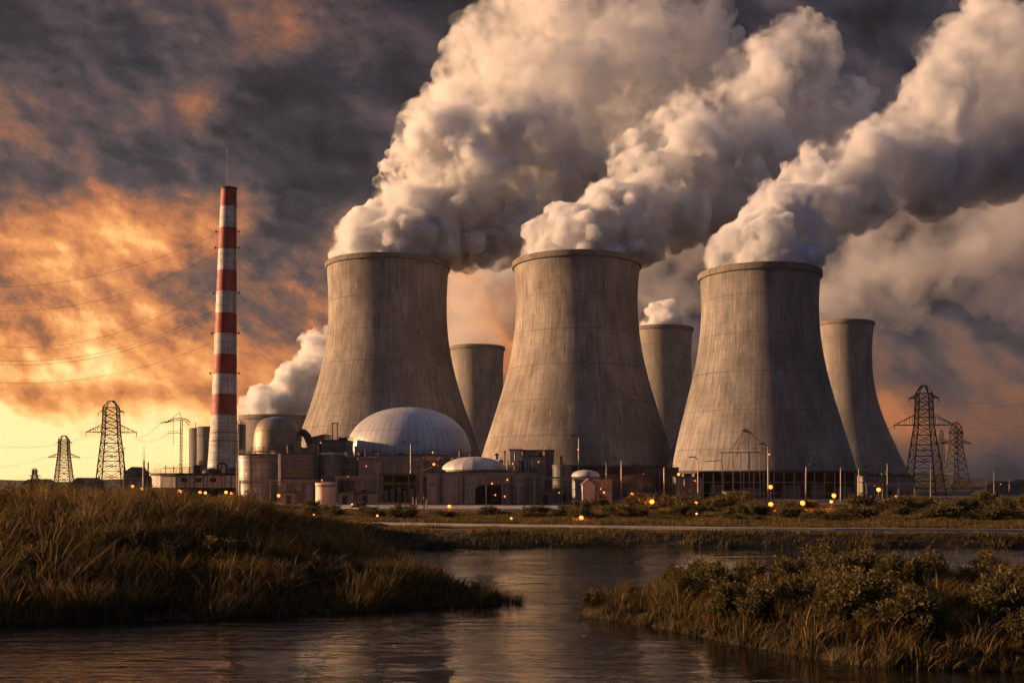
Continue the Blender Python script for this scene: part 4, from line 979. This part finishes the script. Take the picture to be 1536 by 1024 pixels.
for x0, y0, x1, y1, s, lab in [(357, 351, 402, 387, 1, 'short wire dropping from high on the right of the chimney'), (357, 378, 480, 480, 4, 'wire from the chimney right side, highest to reach the dome tower'),
                               (358, 408, 490, 500, 5, 'second wire from the chimney to the dome tower'), (357, 440, 484, 512, 5, 'third wire from the chimney to the dome tower'), (358, 497, 470, 560, 4, 'lowest wire from the chimney to the dome tower')]:
    wire(at(x0-2, y0, dc), at(x1+8, y1, 470), s*1.4, lab, 0.045)
for p, q, s, lab in [(at(203, 655, 400), at(241, 634, 330), 1.5, 'wire from the nearest left pylon to the pole with the curved arm'), (at(203, 657, 400), at(253, 649, 330), 2, 'lower wire from the left pylon to the hanging strut'),
                     (at(131, 655, 400), at(-60, 660, 300), 3, 'wire leaving the nearest left pylon toward the left edge'), (at(119, 683, 560), at(167, 668, 400), 3, 'wire between the two larger left pylons'),
                     (at(73, 683, 560), at(-60, 700, 480), 3, 'wire from the second left pylon out of the left edge'),
                     (at(1408, 597, 390), at(1600, 568, 260), 4, 'top wire from the tall right pylon out of the right edge'), (at(1408, 600, 390), at(1600, 582, 260), 4, 'wire just below the top one right of the tall right pylon'),
                     (at(1430, 638, 390), at(1600, 620, 260), 3, 'middle height wire from the long arm of the tall right pylon'), (at(1342, 638, 390), at(1240, 660, 520), 3, 'wire from the tall right pylon across the far right tower'),
                     (at(1342, 640, 390), at(1225, 632, 560), 3, 'upper wire crossing the far right tower'), (at(1460, 667, 520), at(1600, 690, 470), 4, 'low wire from the second right pylon out of the right edge')]:
    wire(p, q, s, lab, 0.05)

# ------------------------------------------------------------------ lamps
LAMPS = []
def lamp(x, y, d, big, label):
    if big == 2: LAMPS.append((X_(x, d), d))
    z = Z_(y, d); zb = float(height(X_(x, d), d)) if d < 250 else GZ
    t = thing('yard_lamp', label, 'lamp', (X_(x, d), d, zb), 0, 'lit orange lamps')
    h = max(0.4, z-zb); r = {2: 0.48, 1: 0.34, 0: 0.18}[big]
    MB().tube([(0, 0, -0.2), (0, 0, h-r)], 0.07, 6).build('post', 'steel_dark', t)
    MB().lathe([(0.02, -r), (r*0.7, -r*0.7), (r, 0), (r*0.7, r*0.7), (0.02, r)], 12, 0, 0, h).build('globe', {2: 'lamp_big', 1: 'lamp_mid', 0: 'lamp_small'}[big], t, smooth=True)
    if big:
        # the light itself wraps the globe
        ld = bpy.data.lights.new('lamp_light', 'POINT'); ld.energy = 7500 if big == 2 else 2400; ld.color = (1.0, 0.28, 0.04); ld.shadow_soft_size = r*1.2
        lo = bpy.data.objects.new('lamp_light', ld); COL.objects.link(lo); lo.parent = t; lo.location = (0, 0, h)
    MB().lathe([(0.02, r*1.25), (r*0.8, r*0.95), (r*0.8, r*0.85), (0.02, r*1.0)], 10, 0, 0, h).build('hood', 'steel_dark', t)
for a in [(978, 752, 215, 2, 'brightest orange lamp in the bushes below the middle tower'), (1044, 754, 205, 1, 'orange lamp below the gap between middle and shadowed towers'),
          (1156, 730, 240, 2, 'raised orange lamp, upper of the pair below the shadowed tower'), (1156, 756, 205, 2, 'orange lamp, lower of the pair below the shadowed tower'),
          (1204, 754, 205, 2, 'orange lamp just right of the lamp pair below the shadowed tower'), (1251, 743, 232, 2, 'orange lamp near the right end of the open shed, upper one'),
          (1247, 752, 215, 1, 'orange lamp close under the one at the right end of the open shed'), (1318, 734, 240, 2, 'orange lamp below the far right tower'),
          (948, 741, 240, 1, 'small orange lamp right of the lean-to hut'), (1018, 711, 265, 1, 'high orange lamp at the right foot of the middle tower'),
          (269, 737, 235, 2, 'orange lamp below the middle of the pale low building'), (199, 729, 250, 1, 'orange lamp in front of the gabled shed'), (213, 733, 245, 1, 'orange lamp at the left corner of the pale low building'),
          (300, 738, 232, 1, 'left of two close lamps in front of the chimney foot'), (308, 739, 230, 1, 'right of two close lamps in front of the chimney foot'),
          (339, 738, 230, 1, 'left of two close lamps below the right end of the pale low building'), (347, 740, 228, 1, 'right of two close lamps below the right end of the pale low building'),
          (418, 743, 226, 1, 'orange lamp at the foot of the pale streaked tank'), (651, 696, 285, 1, 'bright lamp on a post before the silver dome'), (649, 678, 290, 0, 'tiny lamp high before the silver dome'),
          (566, 773, 168, 0, 'small lamp in the bushes left of the paved apron front'), (414, 773, 170, 0, 'small lamp near the left end of the pale road'), (471, 773, 170, 0, 'small lamp above the pale road left of centre'),
          (674, 759, 205, 1, 'lamp on the paved apron before the shallow dome hall'), (872, 776, 160, 1, 'lamp beside the pale road right of centre'), (1045, 770, 170, 0, 'tiny lamp in the dark bushes left of the lamp pair'),
          (1110, 759, 190, 0, 'tiny lamp beside the concrete kiosk'), (1225, 775, 165, 0, 'small lamp low in the dark bushes at right'), (767, 777, 160, 0, 'tiny lamp beside the pale road in the middle'),
          (906, 738, 243, 0, 'tiny lamp on the grey lean-to hut'), (1344, 744, 240, 0, 'tiny lamp near the foot of the tall right pylon'), (528, 756, 210, 0, 'tiny lamp in the bushes left of the paved apron'),
          (867, 674, 318, 0, 'tiny lamp on the pole before the middle tower'), (522, 714, 280, 0, 'tiny lamp on the dark tanks left of the silver dome'), (1154, 681, 284, 0, 'tiny lamp high on the pole right of the lifting frame')]:
    lamp(*a)

# ------------------------------------------------------------------ vegetation
def blades(name, C, n_per, hgt, wid, spread, mat, label, cat, seed=1, segs=3, lean=0.55, droop=0.35):
    """C: (n,3) tuft centres, hgt: (n,) tuft heights"""
    r = np.random.RandomState(seed); n = len(C)
    idx = np.repeat(np.arange(n), n_per); N = len(idx)
    ang = r.uniform(0, 2*PI, N); rad = np.sqrt(r.uniform(0, 1, N))*spread*(0.5+hgt[idx]*0.35)
    bx = C[idx, 0]+np.cos(ang)*rad; by = C[idx, 1]+np.sin(ang)*rad; bz = height(bx, by)-0.05
    ok = bz > -0.35
    idx, ang, rad, bx, by, bz = [q[ok] for q in (idx, ang, rad, bx, by, bz)]; N = len(idx)
    da = ang+r.normal(0, 0.5, N); H = hgt[idx]*r.uniform(0.5, 1.12, N)
    ln = H*lean*r.uniform(0.15, 1.0, N); dr = droop*r.uniform(0.0, 1.0, N)
    wind = 0.18
    fx = r.uniform(0, 2*PI, N); W = wid*r.uniform(0.6, 1.3, N)
    V = np.zeros((N, (segs+1)*2, 3)); tint = np.zeros((N, (segs+1)*2))
    tb = np.clip(r.normal(0.5, 0.22, N)+0.16*vnoise(bx, by, 8, 11), 0, 1)
    for s in range(segs+1):
        u = s/segs; off = ln*u**1.8; up = H*(u-dr*u**3*0.6)
        x = bx+np.cos(da)*off+wind*H*u*u; y = by+np.sin(da)*off; z = bz+up
        w = W*(1-u**1.5*0.92)*0.5; ang2 = fx
        V[:, s*2, :] = np.stack([x-np.cos(ang2)*w, y-np.sin(ang2)*w, z], 1); V[:, s*2+1, :] = np.stack([x+np.cos(ang2)*w, y+np.sin(ang2)*w, z], 1)
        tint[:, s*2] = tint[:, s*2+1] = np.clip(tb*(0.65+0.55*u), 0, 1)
    base = (np.arange(N)*(segs+1)*2)[:, None]
    Fs = np.concatenate([base+np.array([[2*s, 2*s+1, 2*s+3, 2*s+2]]) for s in range(segs)], 0)
    me = np_mesh(name, V.reshape(-1, 3), Fs, mat, tint.reshape(-1))
    o = bpy.data.objects.new(name, me); COL.objects.link(o); tag(o, label, cat, kind='stuff'); return o
def scatter(n, x0, x1, y0, y1, cond, seed, zmin=-0.28):
    r = np.random.RandomState(seed); x = r.uniform(x0, x1, n); y = r.uniform(y0, y1, n); z = height(x, y); k = (z > zmin) & cond(x, y)
    return np.stack([x[k], y[k], z[k]], 1), r
# reeds on the left bank: tall arching clumps in drifts
C, r = scatter(32000, -75, 3, 48, 112, lambda x, y: (np.abs(x) < y*0.62+4) & (y < np.interp(x, [-75, -22, -15, 0], [112, 112, 112, 80])), 21)
big = vnoise(C[:, 0], C[:, 1], 6, 31)
kp = np.random.RandomState(3).uniform(0, 1, len(C)) < np.clip(0.85-0.0*C[:, 1], 0, 1)
C = C[kp]; big = big[kp]
Hh = np.clip(1.15+1.9*big+np.random.RandomState(5).normal(0, 0.42, len(C)), 0.35, 3.1)*np.interp(C[:, 0], [-30, -16, -6, 2], [1.0, 0.85, 0.75, 0.6])
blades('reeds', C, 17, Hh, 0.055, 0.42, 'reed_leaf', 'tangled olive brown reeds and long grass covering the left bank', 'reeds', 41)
# bold single tufts with wide arching leaves
C, r = scatter(1500, -60, 1.5, 50, 96, lambda x, y: np.abs(x) < y*0.56+3, 22, 0.1)
blades('reeds', C, 34, np.random.RandomState(8).uniform(1.3, 3.1, len(C))*np.interp(C[:, 0], [-25, -5], [1, 0.6]), 0.10, 0.26, 'grass_leaf', 'bold arching reed tufts standing out from the left bank', 'reeds', 42, 5, 0.95, 0.75)
# right island
C, r = scatter(14000, 2.5, 62, 40, 92, lambda x, y: np.abs(x) < y*0.58+4, 23)
big = vnoise(C[:, 0], C[:, 1], 5, 33)
Hh = np.clip(0.85+0.8*big+np.random.RandomState(6).normal(0, 0.25, len(C)), 0.35, 2.1)*np.interp(C[:, 0], [3, 7, 14], [0.7, 1.0, 1.1])
blades('reeds', C, 17, Hh, 0.05, 0.42, 'reed_leaf', 'dark weedy grass and reeds covering the near right bank', 'reeds', 43, 3, 0.8, 0.5)
C, r = scatter(260, 5, 40, 41, 85, lambda x, y: np.abs(x) < y*0.56+3, 24, 0.1)
blades('reeds', C, 30, np.random.RandomState(9).uniform(1.1, 2.1, len(C)), 0.07, 0.26, 'grass_leaf', 'taller curling tufts on the near right bank', 'reeds', 44, 5, 1.0, 0.9)
# far bank grass between river and plant
C, r = scatter(52000, -150, 150, 112, 235, lambda x, y: (np.abs(x) < y*0.56+6), 25, 0.0)
onroad = np.zeros(len(C), bool)
for pts, hw in (([(X_(370, 156), 156), (X_(1085, 134), 134)], 2.9), ([(X_(1085, 134), 134), (90, 128)], 1.2), ([(X_(490, 137), 137), (X_(740, 132), 132)], 1.1)):
    (ax, ay), (bx_, by_) = pts; yy = np.interp(C[:, 0], [ax, bx_], [ay, by_]); onroad |= (C[:, 0] > ax-2) & (C[:, 0] < bx_+2) & (np.abs(C[:, 1]-yy) < hw)
    # keep sight line low right in front of the strips
infront = np.zeros(len(C), bool)
yy = np.interp(C[:, 0], [X_(370, 156), X_(1085, 134), 90], [156, 134, 128]); infront = (C[:, 1] < yy) & (C[:, 1] > yy-9) & (C[:, 0] > X_(370, 156))
apron = (C[:, 1] > 205) & (C[:, 0] > X_(500, 225)) & (C[:, 0] < X_(868, 225))
C = C[~onroad & ~apron]; infront = infront[~onroad & ~apron]
Hh = np.clip(0.55+0.45*vnoise(C[:, 0], C[:, 1], 11, 35), 0.2, 1.3)*np.where(infront, 0.35, 1.0)
Hh = Hh*np.where(C[:, 1] > 165, 0.8, 1.0)
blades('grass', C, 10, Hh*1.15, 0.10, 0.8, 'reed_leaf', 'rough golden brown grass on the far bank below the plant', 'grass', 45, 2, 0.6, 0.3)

# shrubs
def shrub_mesh(seed, R, H, n, leaf=0.12):
    r = np.random.RandomState(seed)
    K = 34; az = r.uniform(0, 2*PI, K); reach = R*r.uniform(0.15, 1.0, K); top = H*r.uniform(0.45, 1.25, K)*(1.05-0.35*(reach/R)**2); bend = r.uniform(1.3, 2.4, K)
    k = r.randint(0, K, n); u = r.uniform(0.15, 1.0, n)**0.8
    rr_ = reach[k]*u**bend[k]; az_ = az[k]+r.normal(0, 0.12, n)
    base = r.normal(0, R*0.16, (K, 2))
    P = np.stack([base[k, 0]+np.cos(az_)*rr_, base[k, 1]+np.sin(az_)*rr_, top[k]*u], 1)+r.normal(0, R*0.065, (n, 3))*(0.5+u[:, None])
    P[:, 2] = np.abs(P[:, 2])
    d = np.stack([np.cos(az_)*0.8, np.sin(az_)*0.8, 0.7-0.6*u], 1)+r.normal(0, 0.65, (n, 3)); d /= np.linalg.norm(d, axis=1)[:, None]
    s = np.cross(d, r.normal(0, 1, (n, 3))); s /= np.linalg.norm(s, axis=1)[:, None]
    ll = leaf*r.uniform(0.7, 1.6, n)[:, None]; lw = ll*0.20
    V = np.stack([P, P+d*ll*0.5-s*lw, P+d*ll, P+d*ll*0.5+s*lw], 1)
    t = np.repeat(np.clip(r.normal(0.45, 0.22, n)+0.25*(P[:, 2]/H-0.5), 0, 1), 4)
    F_ = np.arange(n*4).reshape(n, 4)
    return np_mesh('foliage', V.reshape(-1, 3), F_, 'shrub_leaf', t)
def stem_mesh(seed, R, H):
    r = random.Random(seed); b = MB()
    for k in range(9):
        a = r.uniform(0, 2*PI); q = r.uniform(0.1, 0.7)*R
        b.tube([(0, 0, -0.2), (math.cos(a)*q*0.4, math.sin(a)*q*0.4, H*0.4), (math.cos(a)*q, math.sin(a)*q, H*r.uniform(0.6, 0.95))], [0.05, 0.035, 0.012], 5)
    me = bpy.data.meshes.new('stem'); me.from_pydata(b.v, [], b.f); me.materials.append(MATS['trunk']); return me
SH = [(shrub_mesh(s, 1.3, 1.75, 7000, 0.17), stem_mesh(s, 1.25, 1.9)) for s in range(5)]
SHF = [(shrub_mesh(20+s, 2.5, 2.5, 6500, 0.34), stem_mesh(20+s, 2.3, 2.6)) for s in range(4)]
def place_shrub(kind, x, y, s, sz, rz, label, group):
    t = thing('shrub', label, 'shrub', (x, y, float(height(x, y))-0.08), rz, group); t.scale = (s, s, sz)
    for nm, me in zip(('foliage', 'stem'), kind):
        o = bpy.data.objects.new(nm, me); COL.objects.link(o); o.parent = t
rr = random.Random(12)
cnt = 0
while cnt < 82:
    x = rr.uniform(3.6, 40); y = rr.uniform(43, 80)
    if abs(x) > y*0.55+2 or float(height(x, y)) < 0.25: continue
    s = rr.uniform(0.55, 1.15)*(0.62 if x < 8 else 0.85 if x < 12 else 1.0)*(1.12 if 60 < y else 1.0)
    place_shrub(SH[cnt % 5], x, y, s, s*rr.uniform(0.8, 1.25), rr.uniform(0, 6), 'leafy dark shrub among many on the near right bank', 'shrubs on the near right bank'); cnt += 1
cnt = 0
while cnt < 48:
    x = rr.uniform(-50, -8); y = rr.uniform(62, 108)
    if abs(x) > y*0.55+2 or float(height(x, y)) < 0.6 or (x > -18 and y > 84): continue
    s = rr.uniform(0.6, 1.25)*(0.6 if x > -14 else 1.0)
    place_shrub(SH[cnt % 5], x, y, s, s*rr.uniform(0.8, 1.1), rr.uniform(0, 6), 'round olive shrub growing among the reeds of the left bank', 'shrubs on the left bank'); cnt += 1
cnt = 0
while cnt < 165:
    x = rr.uniform(-120, 135); y = rr.uniform(158, 236)
    if abs(x) > y*0.54+3: continue
    xp = 768+x/y*F; yp = HZ+(CAMH-1.5)/y*F
    if 495 < xp < 872 and y > 190 and y < 250: 
        if rr.random() < 0.90: continue
    if xp < 880 and y < 161: continue
    s = rr.uniform(0.65, 1.5)*(0.62 if 440 < xp < 890 else 1.0)
    if xp < 250: s *= 0.8
    if any(abs(x/y-lx/ly)*y < 2.4 and y < ly+1 for lx, ly in LAMPS): s *= 0.5
    place_shrub(SHF[cnt % 4], x, y, s*1.15, s*rr.uniform(0.55, 0.9), rr.uniform(0, 6), 'low dark bush in the belt between the river grass and the plant', 'bushes in front of the plant'); cnt += 1

# ------------------------------------------------------------------ steam
def ico(sub):
    import bmesh
    bm = bmesh.new(); bmesh.ops.create_icosphere(bm, subdivisions=sub, radius=1.0)
    V = np.array([v.co[:] for v in bm.verts]); Fc = np.array([[v.index for v in f.verts] for f in bm.faces]); bm.free(); return V, Fc
ICO2, ICO1 = ico(3), ico(2)
def plume(label, path, mat, seed, voxel=1.1, l1=26, l2=9, k1=(0.34, 0.6), k2=(0.28, 0.5), flat=0.75, disp=1.2, floor=None):
    """path: list of (px, py, radius px, depth)"""
    r = np.random.RandomState(seed); S = []
    c0 = at(path[0][0], path[0][1], path[0][3])
    for (px, py, pr, d) in path:
        c = np.array(at(px, py, d)-c0); R = pr/F*d; S.append((c, R*0.93))
        for i in range(l1):
            v = r.normal(0, 1, 3); v[1] -= 0.3; v /= np.linalg.norm(v); v[1] *= flat
            R1 = R*r.uniform(*k1); c1 = c+v*(R-R1*0.35); S.append((c1, R1))
            for j in range(l2):
                w_ = r.normal(0, 1, 3)+v*1.0; w_ /= np.linalg.norm(w_); R2 = R1*r.uniform(*k2); S.append((c1+w_*(R1-R2*0.15), R2))
    if floor is not None:   # keep everything above the rim unless inside the mouth
        zf, cx_, cy_, rm = floor; out = []
        for c, R in S:
            hx = math.hypot(c[0]+c0.x-cx_, c[1]+c0.y-cy_)
            if c[2]+c0.z-R*0.8 < zf and hx+R > rm-1.0:
                continue
            out.append((c, R))
        S = out
    Vs = []; Fs = []; o = 0
    for c, R in S:
        V, Fc = ICO2 if R > 6 else ICO1
        Vs.append(V*R+c); Fs.append(Fc+o); o += len(V)
    me = np_mesh('steam_plume', np.concatenate(Vs), np.concatenate(Fs), mat)
    ob = bpy.data.objects.new('steam_plume', me); COL.objects.link(ob); ob.location = c0
    m = ob.modifiers.new('union', 'REMESH'); m.mode = 'VOXEL'; m.voxel_size = voxel; m.use_smooth_shade = True
    t1 = bpy.data.textures.new('billow', 'CLOUDS'); t1.noise_scale = 5.0; t1.noise_depth = 3; t1.noise_basis = 'VORONOI_F1'
    m = ob.modifiers.new('billow', 'DISPLACE'); m.texture = t1; m.strength = -disp*2.2; m.mid_level = 0.4; m.texture_coords = 'LOCAL'
    t2 = bpy.data.textures.new('fine', 'CLOUDS'); t2.noise_scale = 1.8; t2.noise_depth = 3
    m = ob.modifiers.new('fine', 'DISPLACE'); m.texture = t2; m.strength = disp; m.mid_level = 0.5; m.texture_coords = 'LOCAL'
    tag(ob, label, 'steam', 'steam plumes'); return ob
def mouth(x, y, d, hw): return (Z_(y, d), X_(x, d), d, hw/F*d)
plume('huge cream steam plume rising from the dome tower and leaning right',
      [(585, 400, 66, D1), (600, 375, 62, D1), (556, 362, 40, D1-3), (640, 335, 76, D1+5), (615, 290, 46, D1+5), (700, 290, 84, D1+15), (655, 230, 58, D1+10), (755, 225, 88, D1+30), (705, 185, 62, D1+22),
       (770, 130, 84, D1+50), (745, 80, 56, D1+40), (850, 110, 95, D1+65), (830, 30, 90, D1+65), (950, 70, 90, D1+80), (1020, 60, 70, D1+90), (860, 230, 80, D1+50), (800, 310, 56, D1+45), (940, 160, 80, D1+75)],
      'steam_dense', 3, 0.9, l1=28, l2=11, floor=mouth(582, 398, D1, 90))
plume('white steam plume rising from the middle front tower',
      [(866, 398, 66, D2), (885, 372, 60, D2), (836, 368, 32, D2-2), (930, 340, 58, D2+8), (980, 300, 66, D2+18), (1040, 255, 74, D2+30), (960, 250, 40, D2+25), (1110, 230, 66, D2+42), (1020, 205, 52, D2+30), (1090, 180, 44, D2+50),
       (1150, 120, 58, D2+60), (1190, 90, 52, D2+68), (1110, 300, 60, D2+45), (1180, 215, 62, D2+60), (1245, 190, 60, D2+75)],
      'steam_half_shaded', 5, 0.9, l1=28, l2=11, floor=mouth(864, 395, D2, 93))
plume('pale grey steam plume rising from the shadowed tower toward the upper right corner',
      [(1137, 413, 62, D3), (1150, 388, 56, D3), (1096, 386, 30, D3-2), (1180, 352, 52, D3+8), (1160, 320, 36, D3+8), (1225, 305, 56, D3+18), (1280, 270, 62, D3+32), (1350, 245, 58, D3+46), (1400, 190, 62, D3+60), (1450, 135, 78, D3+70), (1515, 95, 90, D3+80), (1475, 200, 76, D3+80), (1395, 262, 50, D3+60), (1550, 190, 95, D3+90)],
      'steam_shaded', 7, 0.9, l1=28, l2=11, floor=mouth(1139, 411, D3, 87))
plume('low warm steam cloud drifting off the squat tower behind the bronze silo',
      [(415, 628, 44, 620), (395, 614, 28, 620), (435, 598, 32, 625), (465, 572, 36, 635), (500, 540, 42, 650)], 'steam_dense', 9, 1.2, 24, 9, floor=mouth(419, 624, 620, 57))
plume('small puff of steam over the distant tower between the front towers',
      [(992, 492, 28, 730), (985, 480, 20, 730), (1000, 472, 18, 732)], 'steam_dense', 11, 1.2, 18, 6, floor=mouth(993, 492, 730, 44))
plume('thin brown veil of old steam drifting between the dome tower plume and the middle tower',
      [(720, 420, 60, 810), (790, 380, 80, 820), (860, 300, 90, 830), (930, 250, 90, 840), (700, 500, 50, 820), (1000, 420, 70, 830), (1060, 350, 80, 840)], 'steam_thin', 13, 2.2, 16, 5, disp=2.5)
plume('wide dim grey veil of steam spreading behind the shadowed tower to the right edge',
      [(1260, 430, 60, 750), (1330, 400, 80, 760), (1400, 340, 90, 770), (1480, 300, 100, 780), (1550, 220, 120, 790), (1500, 420, 70, 780)], 'steam_thin', 15, 2.2, 16, 5, disp=2.5)

# ------------------------------------------------------------------ haze
def haze():
    m, g = newmat('haze')
    v = g.n('ShaderNodeVolumePrincipled', {'Color': (0.80, 0.84, 0.95), 'Density': 0.00003, 'Anisotropy': 0.3})
    o = g.n('ShaderNodeOutputMaterial'); m.node_tree.links.new(v.outputs[0], o.inputs['Volume']); MATS['haze'] = m
    b = MB().box(-2250, 2250, -320, 2000, -3, 400); tag(b.build('haze', 'haze'), kind='stuff')
haze()
